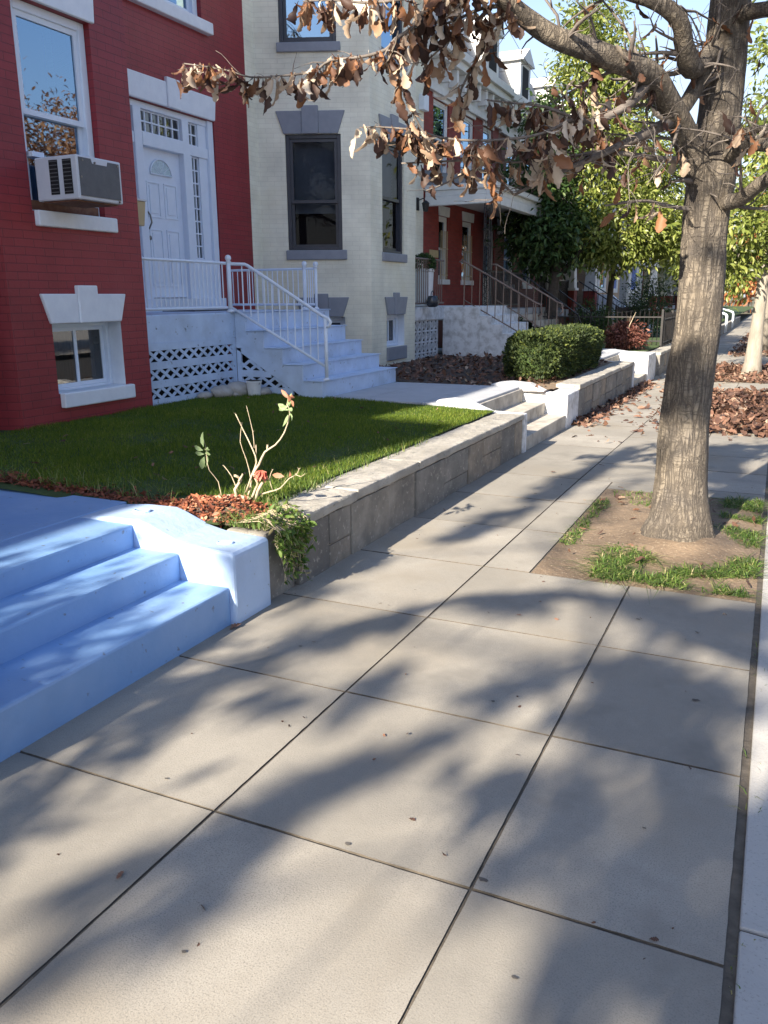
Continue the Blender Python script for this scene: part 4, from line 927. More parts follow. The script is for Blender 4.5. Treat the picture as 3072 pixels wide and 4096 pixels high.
def glazed_porch(h, y0, y1, wm, panels):            # closed front porch with tall framed panels
    mb = MB(); wall(mb, Frame(-5.95, 0, 0, 1), y0, y1, .1, 3.5, [(a, b, 1.7, 3.3, .08) for a, b, _ in panels], uo=y0); mb.poly([(-7.39, y0, .1), (-5.95, y0, .1), (-5.95, y0, 3.5), (-7.39, y0, 3.5)], 0, [(0, .1), (1.4, .1), (1.4, 3.5), (0, 3.5)]); mb.poly([(-7.39, y0, 3.5), (-5.95, y0, 3.5), (-5.95, y1, 3.5), (-7.39, y1, 3.5)]); mb.build('front_porch', wm, h)
    fp = Frame(-5.95, 0, 0, 1)
    for a, b, m_ in panels:
        k = MB(); w_ = (b - a) * .2
        k.box(fp, a + .002, a + w_, -.06, .02, 1.702, 3.298); k.box(fp, b - w_, b - .002, -.06, .02, 1.702, 3.298); k.box(fp, a + w_, b - w_, -.06, .02, 3.14, 3.298); k.box(fp, a + w_, b - w_, -.06, .02, 1.702, 1.86); o = k.build('window', M['lancet'], h)
        k = MB(); k.box(fp, a + w_, b - w_, -.055, -.01, 1.86, 3.14); k.box(fp, (a + b) / 2 - .02, (a + b) / 2 + .02, -.009, 0, 1.86, 3.14); k.build('shutter' if m_ is M['blue'] else 'pane', m_, o)
h5 = far_house('tan brick row house with one bright blue panelled porch window in white frame', 29.8, 36.2, M['tanbrick'], [(31.7, 32.9)], [(31, 32), (33, 34), (35, 36)], M['trim'], (34.9, 35.8), dz=-.12)
glazed_porch(h5, 30.2, 35.0, M['tanbrick'], [(30.5, 32.0, M['glass']), (33.0, 34.5, M['blue'])])
mb = MB(); mb.prism(FX, [(-5.9, .1), (-3.9, .1), (-3.9, .62), (-4.2, .70), (-5.3, 1.62), (-5.9, 1.65)], -30.0, -29.82); mb.build('stair_cheek', M['white'], h5)
h6 = far_house('grey painted brick row house with wide blue panelled porch window', 36.2, 44.5, M['greybrick'], [(41.2, 42.2)], [(37.4, 38.4), (39.4, 40.4), (42.4, 43.4)], M['trim'], (43.2, 44.1), dz=-.18)
glazed_porch(h6, 36.8, 41.0, M['greybrick'], [(37.2, 39.6, M['blue'])])
y = 44.5
for k, (wm_, lab) in enumerate(((M['rawred'], 'plain red brick row house beyond the blue shutters'), (M['cream'], 'far cream brick row house half hidden by street trees'), (M['darkbrick'], 'far brown brick row house near the end of the street'),
                                (M['greybrick'], 'far grey row house near the end of the street'), (M['rawred'], 'last red brick row house at the end of the street'))):
    hh = far_house(lab, y, y + 7, wm_, [(y + 1, y + 2), (y + 3, y + 4)], [(y + 1, y + 2), (y + 3, y + 4), (y + 5, y + 6)], M['trim'], (y + 5.2, y + 6.1), dz=-.2)
    porch_set(hh, y, y + 7, 1.0, 3.0, M['trim'], wm_, (y + .4, y + 3.5, y + 6.6), 'column', M['iron'], (y + 4.9, y + 6.4)); y += 7
# neighbours behind the viewpoint: they shade the lawn and the fronts
for y0, y1, wm_, lab in ((-2.7, 4.297, M['tanbrick'], 'tan brick house just before the red one'), (-9.7, -2.703, M['rawred'], 'red brick house two doors before the red painted one'), (-25, -9.703, M['darkbrick'], 'wide brown brick house at the start of the row')):
    h = thing('row_house', lab, 'house', (BAY_X, (y0 + y1) / 2, .3), 'row houses along the street'); mb = MB(); ops = []
    n = max(2, int((y1 - y0) / 2.3)); st_ = (y1 - y0) / n
    for k in range(n):
        for z in (1.9, 5.0): ops.append((y0 + st_ * (k + .5) - .5, y0 + st_ * (k + .5) + .5, z, z + 1.8, .15))
    hh_ = 6.7 if y0 == -9.7 else 7.6; ops = [(a, b, c, min(d, hh_ - .3), e) for a, b, c, d, e in ops]; wall(mb, FB, y0, y1, -.2, hh_, ops, uo=.3); shell(mb, y0, y1, hh_, xf=BAY_X)
    if y0 == -25: mb.box(WF, -10.7, -9.72, -8.4, BAY_X - .01, 7.601, 9.4, 0, uv=True)  # unseen roof block added to shape the house shadow on the lawn
    if y0 == -9.7:
        for a, b in ((-9.69, -6.75), (-4.55, -2.71)): mb.box(WF, a, b, -6.3, BAY_X - .01, 6.701, 7.6, 0, uv=True)  # unseen parapets added, with a gap that lets sun onto the lawn
    mb.build('wall', [wm_, M['roof']], h)
    for o in ops: window(h, FB, *o[:4], .15, M['trim'], M['glass'], sill=(o[0] - .08, o[1] + .08, o[2] - .14, o[2] - .002, .06), lintel=(o[0] - .05, o[1] + .05, o[3] + .002, o[3] + .22, .03))
    mb = MB(); mb.box(FB, y0 + .02, y1 - .02, .002, .10, hh_ - .45, hh_ - .05); mb.build('cornice', M['trim'], h, bevel=.02)

# ------------------------------------------------------------------ iron fences
def iron_fence(label, fr, u0, u1, z0, z1, gate=None):
    t = thing('iron_fence', label, 'fence', fr(u0, 0, z0), 'black iron fences'); mb = MB()
    for z in (z0 + .12, z1 - .14): mb.box(fr, u0, u1, -.012, .012, z, z + .03)
    mb.build('rail', M['iron'], t); mb = MB(); u = u0
    while u <= u1:
        mb.tube([fr(u, 0, z0), fr(u, 0, z1 - .04)], .009, 4); mb.tube([fr(u, 0, z1 - .04), fr(u, 0, z1 + .03)], [.016, .002], 4); u += .11
    mb.build('picket_panel', M['iron'], t)
    for u in (u0, (u0 + u1) / 2, u1):
        b = MB(); b.box(fr, u - .025, u + .025, -.025, .025, z0, z1 + .06); b.build('post', M['iron'], t)
iron_fence('black iron picket fence across the yard behind the red shrub', Frame(0, 21.8, 1, 0), -6.9, -2.62, .36, 1.2)
iron_fence('black iron picket fence running along the top of the farther stone wall', Frame(-2.6, 0, 0, 1), 21.9, 25.4, .32, 1.15)
iron_fence('dark iron fence in front of the brown brick house', Frame(-4.2, 0, 0, 1), 24.4, 30.6, .3, 1.25)
mb = None
for k, y in enumerate((31.0, 34.5, 38.0, 43.0, 49.0)):
    t = thing('wall_post_rail', 'white hooped handrail beside farther garden steps, %s of five along the street' % ('first', 'second', 'third', 'fourth', 'fifth')[k], 'handrail', (-2.5, y, .1), 'white hooped handrails')
    for yy in (y, y + 1.1):
        b = MB(); b.tube([(-2.30, yy, -.15), (-2.30, yy, .62), (-2.36, yy, .7), (-2.8, yy, .86), (-2.86, yy, .8), (-2.86, yy, .2)], .028, 6); b.build('hoop', M['white'], t, smooth=True)

# ------------------------------------------------------------------ plants
def leaf_cloud(name, blobs, temps, size, material, parent, per=10, spread=.16, droop=0.0, gap=0.0, seed=0, shell_p=.45):
    P, D, S = [], [], []
    for cx, cy, cz, rx, ry, rz, n in blobs:
        u = unit(n); rad = rng.uniform(0, 1, (n, 1)) ** shell_p; lump = np.array([1 + .28 * mnoise.noise(Vector(v * 2.1) + Vector((cx, cy, seed))) for v in u])[:, None]
        c = u * rad * lump * np.array([rx, ry, rz]) + np.array([cx, cy, cz])
        if gap > 0:
            keep = np.array([mnoise.noise(Vector(p) * 1.1 + Vector((seed, 3, 1))) for p in c]) > gap - .5; c, u = c[keep], u[keep]
        od = u + np.array([0, 0, .15]) + rng.normal(0, .35, u.shape)
        for k in range(per):
            P.append(c + rng.normal(0, spread, c.shape)); D.append(od + rng.normal(0, .75, od.shape) + np.array([0, 0, -droop])); S.append(rng.uniform(.7, 1.15, len(c)) * size)
    P, D, S = np.concatenate(P), np.concatenate(D), np.concatenate(S); n = len(P)
    return scatter(name, temps, P, D, rng.normal(0, .8, n), S, material, np.clip(rng.normal(.5, .24, n), 0, 1), parent)
def trunk_mesh(parent, lists, material, sides=10, name='trunk', rough=0.0):
    mb = MB()
    for pts in lists:
        q = []
        for a, b in zip(pts, pts[1:]):
            m_ = max(1, int((Vector(b[:3]) - Vector(a[:3])).length / .12)) if rough else 1
            for k in range(m_): t = k / m_; q.append(tuple(a[i] + (b[i] - a[i]) * t for i in range(4)))
        q.append(pts[-1]); i0 = len(mb.V)
        mb.tube([p[:3] for p in q], [p[3] for p in q], sides)
        if rough:
            ctr = {}
            for k in range(i0, len(mb.V)):
                p = q[(k - i0) // sides]; v = Vector(mb.V[k]); c = Vector(p[:3]); d = v - c
                mb.V[k] = tuple(c + d * (1 + rough * mnoise.noise(v * 9 * (.135 / max(p[3], .05))) + .5 * rough * mnoise.noise(v * 3)))
    return mb.build(name, material, parent, smooth=True)
def shape_tree(label, base, h0, lists, blobs, temps, size, lm, bm, cat='tree', name='street_tree', group=None, **kw):
    t = thing(name, label, cat, base, group); trunk_mesh(t, lists, bm); leaf_cloud('crown', blobs, temps, size, lm, t, **kw); return t
# clipped hedge
hd_ = thing('hedge', 'clipped rounded green hedge along the top of the stone wall', 'hedge', (-3.12, 13.2, .45))
n = 52000; u = rng.uniform(-1, 1, (n, 3)); ax = rng.choice(3, n, p=[.42, .1, .48]); u[np.arange(n), ax] = np.where(rng.uniform(size=n) < .5, -1, 1); sgn = u / (np.sum(np.abs(u) ** 3.4, axis=1, keepdims=True) ** (1 / 3.4))
keep = u[:, 2] > -.75; sgn = sgn[keep]; n = len(sgn)
lump = np.array([1 + .13 * mnoise.noise(Vector(v) * 1.6) + .05 * mnoise.noise(Vector(v) * 4) for v in sgn * np.array([1, 3.5, 1])])[:, None]
Pn = sgn * np.array([.43, 1.95, .37]) * lump * rng.uniform(.9, 1.03, (n, 1)) + np.array([-3.12, 13.2, .73])
scatter('foliage', SMALLS, Pn, sgn + unit(n) * 1.1 + np.array([0, 0, .3]), rng.uniform(0, 6.3, n), rng.uniform(.032, .06, n), M['hedge'], np.clip(rng.normal(.45, .25, n), 0, 1), hd_)
mb = MB(); q_ = 20
for j in range(q_ + 1):
    for i in range(2 * q_):
        th, ph = math.pi * j / q_, math.pi * i / q_; v = [math.sin(th) * math.cos(ph), math.sin(th) * math.sin(ph), math.cos(th)]
        v = [math.copysign(abs(c) ** .6, c) for c in v]; mb.V.append((-3.12 + v[0] * .36, 13.2 + v[1] * 1.8, .70 + v[2] * .29))
for j in range(q_):
    for i in range(2 * q_): a, b = j * 2 * q_ + i, j * 2 * q_ + (i + 1) % (2 * q_); mb.F.append((a, a + 2 * q_, b + 2 * q_, b)); mb.M.append(0); mb.U.append(None); mb.Rn.append(.1)
mb.build('branches', M['lawn'], hd_, smooth=True)  # solid dark core added behind the leaves to fill the hedge's inside
# red shrub with pale blades
t = thing('shrub', 'low red leaved shrub in front of the black iron fence', 'shrub', (-3.15, 19.6, .42))
leaf_cloud('foliage', [(-3.15, 19.7, .68, .45, .45, .30, 340)], OVALS, .11, M['redleaf'], t, per=6, spread=.05)
mb = MB(); rr = random.Random(4)
for k in range(5):
    a = rr.uniform(0, 6.28); l = rr.uniform(.15, .3); mb.tube([(-3.15, 19.6, .5), (-3.15 + l * .5 * math.cos(a), 19.6 + .3 * math.sin(a), .95), (-3.15 + l * math.cos(a), 19.6 + l * math.sin(a), 1.05 + rr.uniform(0, .25))], [.012, .01, .003], 4)
mb.build('stem', M['cane'], t)
for lab, c, s in (('dark rounded shrub behind the black iron fence', (-4.6, 23.2, .85), (.7, .7, .6)), ('ivy covered dark bush beside the brown brick porch', (-3.7, 27.0, 1.3), (.75, .9, 1.1)), ('low dark shrub at the foot of the iron fence, near the evergreen trunk', (-6.2, 20.6, .7), (.6, .6, .4))):
    t = thing('shrub', lab, 'shrub', (c[0], c[1], .35)); leaf_cloud('foliage', [(*c, *s, 500)], OVALS, .10, M['darkneedle'], t, per=6, spread=.07)
    mb = MB(); mb.tube([(c[0], c[1], .3), (c[0], c[1], c[2])], .03, 6); mb.build('stem', M['twig'], t)
# evergreen trees in the yards
shape_tree('big evergreen tree with dark left side in the yard beyond the hedge', (-5.55, 22.3, .4), 0, [[(-5.55, 22.3, .2, .17), (-5.5, 22.3, 1.6, .14), (-5.4, 22.3, 3.5, .11), (-5.0, 22.3, 6, .05)], [(-5.25, 22.3, 2.2, .08), (-4.4, 22.1, 3.2, .05), (-3.6, 22, 3.8, .02)], [(-5.25, 22.3, 2.4, .08), (-6, 22, 3.4, .05)]],
           [(-5.7, 22.2, 3.2, 1.15, 1.2, 1.0, 380), (-5.9, 22.3, 4.5, .95, 1.1, 1.1, 220), (-5.9, 22.2, 5.9, .5, .5, .6, 50)], OVALS, .2, M['darkneedle'], M['darkbark'], name='evergreen_tree', per=12, spread=.15, droop=.25)
shape_tree('broad magnolia with shiny yellow green leaves lit by the sun beside the pavement', (-4.4, 24.2, .35), 0, [[(-4.4, 24.2, .1, .10), (-4.35, 24.2, 1.8, .08), (-4.2, 24.2, 4, .07), (-4.1, 24.2, 7.5, .03)], [(-4.35, 24.2, 2, .07), (-3.3, 23.9, 3, .045), (-2.4, 23.6, 3.4, .02)], [(-4.3, 24.2, 2.6, .06), (-4.9, 23.6, 4, .04)]],
           [(-4.0, 22.9, 3.2, 1.5, 1.1, 1.0, 520), (-2.6, 23.8, 3.3, 1.1, 1.1, 1.0, 260), (-4.3, 23.2, 5.0, 1.35, 1.2, 1.4, 460), (-4.9, 23.4, 6.9, 1.1, 1.0, 1.4, 320), (-5.2, 23.8, 8.4, .7, .8, .8, 110), (-4.0, 23.6, 6.6, .7, .8, .9, 110), (-3.3, 24, 4.6, .7, .8, .7, 90)], OVALS, .175, M['grass_leaf'], M['darkbark'], name='magnolia_tree', per=15, spread=.16, droop=.35, gap=.2)
shape_tree('young green street tree with pale trunk standing past the heap of leaves', (-.45, 20.5, -.15), 0, [[(-.45, 20.5, -.2, .26), (-.45, 20.5, .1, .19), (-.44, 20.5, .9, .14), (-.40, 20.5, 2.2, .12), (-.3, 20.5, 4.2, .08), (-.2, 20.5, 7, .03)], [(-.4, 20.5, 1.8, .06), (-1.1, 20.2, 2.6, .04), (-1.7, 20, 3.0, .015)], [(-.4, 20.5, 2.0, .06), (.6, 20.3, 2.8, .04), (1.4, 20, 3.2, .015)]],
           [(-.9, 20.3, 3.0, 1.2, 1.2, .9, 200), (.5, 20.4, 3.0, 1.3, 1.2, 1.0, 230), (-.1, 20.5, 4.6, 1.5, 1.4, 1.3, 260), (.2, 20.5, 6.4, 1.3, 1.2, 1.3, 150), (-1.0, 20.1, 2.1, .55, .6, .45, 70)], OVALS, .17, M['grass_leaf'], M['palebark'], per=14, spread=.16, droop=.5, gap=.36, group='street trees along the pavement')
for k, (y, c) in enumerate(((29.8, M['grass_leaf']), (39.5, M['autumn']), (48.5, M['grass_leaf']), (58.5, M['autumn']), (68.5, M['grass_leaf']))):
    shape_tree(('pale trunked street tree just behind the young green one', 'rusty leaved street tree in the middle of the row', 'green street tree after the rusty leaved one', 'second rusty leaved street tree far up the street', 'last green street tree at the far end')[k], (-.45, y, -.2), 0, [[(-.4, y, -.25, .2), (-.4, y, 2, .14), (-.3, y, 6, .05)]],
               [(-.3, y, 4.2, 1.9, 1.9, 1.5, 130), (-.2, y, 6.2, 1.6, 1.6, 1.5, 90)], OVALS, .34, c, M['palebark'], per=8, spread=.3, droop=.4, group='street trees along the pavement')
for k, (x, y, c) in enumerate(((-4.6, 52, M['darkneedle']), (-4.4, 47, M['grass_leaf']), (-4.5, 60, M['darkneedle']))):
    shape_tree(('dark yard tree well beyond the blue panelled porches', 'green yard tree just beyond the grey painted brick house', 'far dark yard tree near the end of the row')[k], (x, y, .2), 0, [[(x, y, .1, .15), (x, y, 4, .08)]], [(x, y, 3.6, 1.5, 1.8, 2.0, 220)], OVALS, .3, c, M['twig'], name='yard_tree', per=8, spread=.25)
rr = random.Random(9)
for k in range(7):                                  # trees closing the view at the end of the street
    x, y = -14 + k * 5.2, 112 + rr.uniform(-6, 6); hgt = rr.uniform(8, 13)
    shape_tree('hazy tree at the end of the street, %s in the row' % ('first', 'second', 'third', 'fourth', 'fifth', 'sixth', 'seventh')[k], (x, y, -.4), 0, [[(x, y, -.5, .3), (x, y, hgt * .6, .12)]], [(x, y, hgt * .45, 3.4, 3, hgt * .42, 260)], OVALS, .9, M['grass_leaf'] if k % 2 else M['autumn'], M['twig'], per=6, spread=.6, group='trees closing the street')
for k, y in enumerate((-9, 1, 12, 19, 24.5, 34)):   # autumn trees across the road, seen in the window glass
    x = 11.0 + (k % 2)
    shape_tree('autumn tree across the road mirrored in the windows, %s along' % ('first', 'second', 'third', 'fourth', 'fifth', 'sixth')[k], (x, y, -.3), 0, [[(x, y, -.4, .24), (x, y, 3, .18), (x + .2, y, 8, .06)]], [(x, y, 4.4, 2.8, 3.0, 2.0, 380), (x, y + .4, 6.6, 2.5, 2.7, 2.0, 320)], OVALS, .24, M['autumn'], M['twig'], per=20, spread=.3, group='autumn trees across the road')
BR = {
 'trunk':[(-0.48,5.62,-0.03,0.27),(-0.475,5.62,0.08,0.218),(-0.47,5.62,0.18,0.188),(-0.48,5.62,0.41,0.165),(-0.49,5.62,0.77,0.152),(-0.48,5.62,1.14,0.143),(-0.46,5.62,1.41,0.137),(-0.46,5.62,1.70,0.134),(-0.47,5.62,2.00,0.133),(-0.46,5.62,2.24,0.140),(-0.45,5.62,2.42,0.130),(-0.44,5.62,2.76,0.120),(-0.44,5.62,3.08,0.113),(-0.44,5.62,3.36,0.105),(-0.45,5.62,3.90,0.090),(-0.46,5.60,4.43,0.070)],
 'limb':[(-0.48,5.62,2.19,0.100),(-0.55,5.50,2.37,0.085),(-0.62,5.35,2.53,0.072),(-0.68,5.20,2.63,0.068),(-0.73,5.05,2.71,0.066),(-0.80,4.90,2.75,0.064),(-0.90,4.75,2.77,0.060),(-1.01,4.60,2.80,0.056),(-1.14,4.45,2.83,0.050),(-1.23,4.35,2.88,0.046),(-1.31,4.25,2.94,0.042),(-1.38,4.15,3.02,0.036),(-1.45,4.00,3.13,0.030)],
 'limb2':[(-0.46,5.60,3.00,0.050),(-0.53,5.40,2.88,0.052),(-0.58,5.25,2.81,0.060),(-0.61,5.10,2.89,0.050),(-0.63,5.00,2.98,0.045),(-0.73,4.90,3.05,0.040),(-0.88,4.80,3.09,0.032),(-1.05,4.70,3.14,0.025)],
 'limb3':[(-0.63,5.30,2.59,0.040),(-0.58,5.40,2.71,0.045),(-0.52,5.50,2.87,0.045),(-0.46,5.60,3.01,0.050)],
 'A':[(-0.76,5.00,2.72,0.028),(-0.81,4.90,2.61,0.025),(-0.90,4.80,2.53,0.022),(-0.98,4.70,2.48,0.017),(-1.06,4.60,2.48,0.012),(-1.13,4.50,2.43,0.008)],
 'B':[(-0.67,5.25,2.55,0.036),(-0.77,5.10,2.47,0.030),(-0.87,5.00,2.41,0.024),(-0.97,4.90,2.35,0.019),(-1.19,4.75,2.24,0.013),(-1.37,4.60,2.13,0.007)],
 'C':[(-0.55,5.50,2.37,0.026),(-0.66,5.30,2.35,0.020),(-0.76,5.15,2.35,0.016),(-0.89,5.00,2.36,0.013),(-1.02,4.90,2.36,0.010),(-1.19,4.75,2.31,0.007),(-1.33,4.60,2.29,0.005)],
 'D':[(-0.50,5.60,2.09,0.014),(-0.67,5.40,2.11,0.011),(-0.77,5.25,2.13,0.009),(-0.89,5.10,2.11,0.008),(-0.96,5.00,2.09,0.005)],
 'E':[(-0.44,5.60,2.48,0.030),(-0.31,5.40,2.48,0.024),(-0.16,5.20,2.46,0.020),(0.06,5.00,2.44,0.014),(0.32,4.80,2.45,0.008)],
 'F':[(-0.40,5.60,2.37,0.050),(-0.32,5.45,2.40,0.042),(-0.24,5.30,2.40,0.038),(-0.10,5.10,2.35,0.034),(0.12,4.90,2.25,0.028),(0.38,4.70,2.21,0.020),(0.60,4.50,2.24,0.010)],
 'G':[(-0.39,5.60,2.13,0.050),(-0.27,5.40,2.13,0.042),(-0.13,5.20,2.21,0.036),(0.08,5.00,2.26,0.030),(0.35,4.80,2.27,0.020),(0.62,4.50,2.31,0.010)],
 'H':[(-0.42,5.60,3.11,0.045),(-0.30,5.45,3.11,0.035),(-0.13,5.30,3.07,0.028),(0.17,5.10,3.08,0.018),(0.43,4.90,3.07,0.010)],
 'T2':[(-1.48,4.10,2.98,0.012),(-1.65,4.05,2.93,0.010),(-1.72,4.00,2.83,0.009),(-1.78,3.95,2.78,0.008),(-1.82,3.92,2.73,0.008),(-1.93,3.87,2.70,0.007),(-2.06,3.82,2.69,0.006),(-2.13,3.77,2.64,0.006),(-2.28,3.70,2.62,0.005),(-2.41,3.65,2.62,0.004),(-2.51,3.60,2.65,0.004),(-2.69,3.52,2.68,0.003)],
 'T3':[(-1.82,3.92,2.73,0.006),(-1.77,3.98,2.61,0.005),(-1.73,4.03,2.48,0.005),(-1.69,4.08,2.39,0.004),(-1.63,4.10,2.31,0.004)],
 'T4':[(-1.13,4.50,2.43,0.008),(-1.24,4.45,2.39,0.008),(-1.45,4.35,2.37,0.007),(-1.64,4.25,2.38,0.006),(-1.75,4.15,2.41,0.005),(-1.93,4.08,2.43,0.004),(-2.00,4.00,2.42,0.003)],
 'T5':[(-1.19,4.75,2.31,0.007),(-1.37,4.50,2.28,0.006),(-1.55,4.40,2.29,0.006),(-1.71,4.30,2.28,0.005),(-1.86,4.20,2.27,0.004)],
 'T6':[(-1.37,4.60,2.13,0.006),(-1.47,4.50,2.23,0.005),(-1.54,4.40,2.24,0.005),(-1.66,4.30,2.17,0.004),(-1.72,4.20,2.13,0.003)],
 'T7':[(-1.38,4.15,3.02,0.012),(-1.69,4.00,2.96,0.008),(-1.91,3.95,2.95,0.007),(-2.08,3.90,2.97,0.005),(-2.22,3.85,2.97,0.003)],
 'T8':[(-1.50,4.20,2.87,0.006),(-1.61,4.15,2.78,0.005),(-1.71,4.10,2.69,0.004)],
 'T9':[(-1.31,4.25,2.94,0.014),(-1.41,4.25,2.86,0.010),(-1.48,4.30,2.76,0.008),(-1.57,4.30,2.62,0.006),(-1.60,4.30,2.51,0.004)],
 'T10':[(-1.06,4.60,2.48,0.010),(-1.20,4.55,2.54,0.008),(-1.33,4.50,2.56,0.006),(-1.47,4.40,2.57,0.004)],
 'T11':[(-1.31,4.25,2.94,0.012),(-1.44,4.20,2.93,0.009),(-1.56,4.15,2.88,0.006),(-1.66,4.10,2.85,0.004)],
}
ROSE = {
 'stalk':[(-2.948,3.970,0.397,0.0040),(-2.988,3.970,0.520,0.0040),(-3.009,3.970,0.599,0.0035),(-3.026,3.970,0.679,0.0030),(-3.057,3.970,0.714,0.0025),(-3.067,3.970,0.769,0.0020)],
 'tall':[(-2.728,3.970,0.456,0.0130),(-2.704,3.970,0.508,0.0120),(-2.674,3.970,0.548,0.0110),(-2.692,3.970,0.607,0.0100),(-2.664,3.970,0.658,0.0110),(-2.611,3.970,0.740,0.0090),(-2.554,3.970,0.780,0.0070),(-2.506,3.970,0.853,0.0060),(-2.454,3.970,0.967,0.0050),(-2.455,3.970,1.024,0.0040)],
 'fork':[(-2.611,3.970,0.740,0.0080),(-2.606,3.970,0.776,0.0080)],
 'left':[(-2.757,3.970,0.466,0.0100),(-2.748,3.970,0.547,0.0060),(-2.765,3.970,0.686,0.0040),(-2.777,3.970,0.788,0.0030),(-2.789,3.970,0.890,0.0020)],
 'mid':[(-2.770,3.970,0.483,0.0100),(-2.699,3.970,0.607,0.0090),(-2.681,3.970,0.675,0.0070),(-2.698,3.970,0.752,0.0060),(-2.774,3.970,0.849,0.0050),(-2.800,3.970,0.951,0.0040)],
 'mid2':[(-2.698,3.970,0.752,0.0040),(-2.714,3.970,0.846,0.0030),(-2.748,3.970,0.992,0.0020)],
 'mid3':[(-2.686,3.970,0.717,0.0050),(-2.683,3.970,0.771,0.0040)],
 'stub':[(-2.831,3.970,0.434,0.0140),(-2.835,3.970,0.496,0.0140),(-2.821,3.970,0.547,0.0130),(-2.837,3.970,0.580,0.0120)],
 'stub2':[(-2.821,3.970,0.541,0.0100),(-2.808,3.970,0.582,0.0090)],
 'thin':[(-2.835,3.970,0.490,0.0050),(-2.882,3.970,0.566,0.0040),(-2.929,3.970,0.625,0.0030)],
 'stub3':[(-2.700,3.970,0.446,0.0160),(-2.669,3.970,0.505,0.0150),(-2.638,3.970,0.557,0.0130)],
 'right':[(-2.685,3.970,0.473,0.0080),(-2.605,3.970,0.499,0.0070),(-2.527,3.970,0.530,0.0060),(-2.470,3.970,0.590,0.0050),(-2.421,3.970,0.618,0.0040),(-2.382,3.970,0.660,0.0030)],
 'right2':[(-2.421,3.970,0.618,0.0030),(-2.388,3.970,0.609,0.0030),(-2.353,3.970,0.632,0.0020)],
 'thin2':[(-2.584,3.970,0.513,0.0040),(-2.598,3.970,0.579,0.0030),(-2.578,3.970,0.632,0.0030)],
 'base1':[(-2.919,3.970,0.438,0.0200),(-2.874,3.970,0.448,0.0250),(-2.816,3.970,0.441,0.0250),(-2.751,3.970,0.435,0.0200)],
}
SHADE = [([(-0.49,4.38),(-0.02,4.30)],0.24),
 ([(-0.50,3.49),(0.01,3.52)],0.20),
 ([(-0.56,3.00),(-0.00,3.02)],0.17),
 ([(-0.00,2.88),(-0.00,2.73)],0.10),
 ([(-0.34,2.63),(-0.43,2.33),(-0.49,2.06)],0.10),
 ([(0.03,2.71),(0.00,2.43),(-0.13,2.18),(-0.26,2.14),(-0.16,1.97)],0.12),
 ([(-0.07,2.06),(-0.04,2.00)],0.12),
 ([(-0.27,1.86),(-0.24,1.58)],0.08),
 ([(-2.02,2.19),(-2.05,2.76),(-1.92,3.03),(-1.87,3.28),(-1.64,3.65),(-1.47,4.02)],0.09),
 ([(-1.64,1.51),(-1.39,1.82),(-1.25,2.17),(-1.14,2.41),(-1.02,2.71),(-0.88,3.12),(-0.75,3.38)],0.09),
 ([(-2.06,1.53),(-1.96,1.72)],0.07),
 ([(-1.49,1.21),(-1.36,1.42),(-1.21,1.71)],0.06),
 ([(-2.22,3.60),(-2.08,4.57)],0.07),
 ([(-1.31,4.09),(-0.83,4.23)],0.09),
 ([(-1.82,5.15),(-1.58,6.78),(-1.27,9.37)],0.13),
 ([(-0.44,9.72),(-0.15,7.40)],0.25),
 ([(-1.88,2.72),(-1.42,2.70),(-1.33,3.17)],0.06),
 ([(-0.87,2.49),(-0.62,2.41),(-0.60,2.62)],0.06)]
# ------------------------------------------------------------------ the oak by the pavement
def wobble_twig(p, d, L, r, rr, n=5, droop=0.25):
    pts = [(*p, r)]; p = Vector(p); d = Vector(d).normalized()
    for k in range(n):
        d = (d + Vector((rr.gauss(0, .22), rr.gauss(0, .22), rr.gauss(0, .2) - droop * .12))).normalized(); p = p + d * L / n
        pts.append((p.x, p.y, p.z, max(.0012, r * (1 - (k + 1) / n * .8))))
    return pts
def side_twigs(pts, rr, every, L, frac=.5, up=.1, t0=.15):
    out = []; acc = 0
    for a, b in zip(pts, pts[1:]):
        va, vb = Vector(a[:3]), Vector(b[:3]); seg = (vb - va).length; k = 0
        while acc < seg:
            t = acc / seg; p = va.lerp(vb, t); r = a[3] + (b[3] - a[3]) * t
            d = (vb - va).normalized() * .7 + Vector((rr.gauss(0, .6), rr.gauss(0, .6), rr.gauss(up, .45)))
            out.append(wobble_twig(p, d, L * rr.uniform(.5, 1.2), max(.002, r * frac), rr)); acc += every * rr.uniform(.6, 1.4)
        acc -= seg
    return out
def leaf_anchors(twigs, rr, per_m):
    A = []
    for tw in twigs:
        for a, b in zip(tw, tw[1:]):
            va, vb = Vector(a[:3]), Vector(b[:3]); n = per_m * (vb - va).length
            for _ in range(int(n) + (1 if rr.random() < n % 1 else 0)): A.append(tuple(va.lerp(vb, rr.random())))
    return A
def hang(name, A, parent, s0, s1, seed, hangw=1.6, temps=OAKS, material=None, bias=None):
    g_ = np.random.default_rng(seed); P = np.array(A); n = len(P)
    D = g_.normal(0, .55, (n, 3)) + np.array([0, 0, -hangw]); rn = np.clip(g_.beta(1.2, 1.0, n), 0, 1)
    P = P + g_.normal(0, .012, P.shape)
    return scatter(name, temps, P, D, g_.uniform(0, 6.28, n), g_.uniform(s0, s1, n), material or M['dryleaf'], rn, parent, temps is CURLED)
rr = random.Random(21)
oak = thing('oak_tree', 'oak tree with furrowed grey trunk and brown dry leaves in the near tree pit', 'tree', (-.47, 5.62, 0), None)
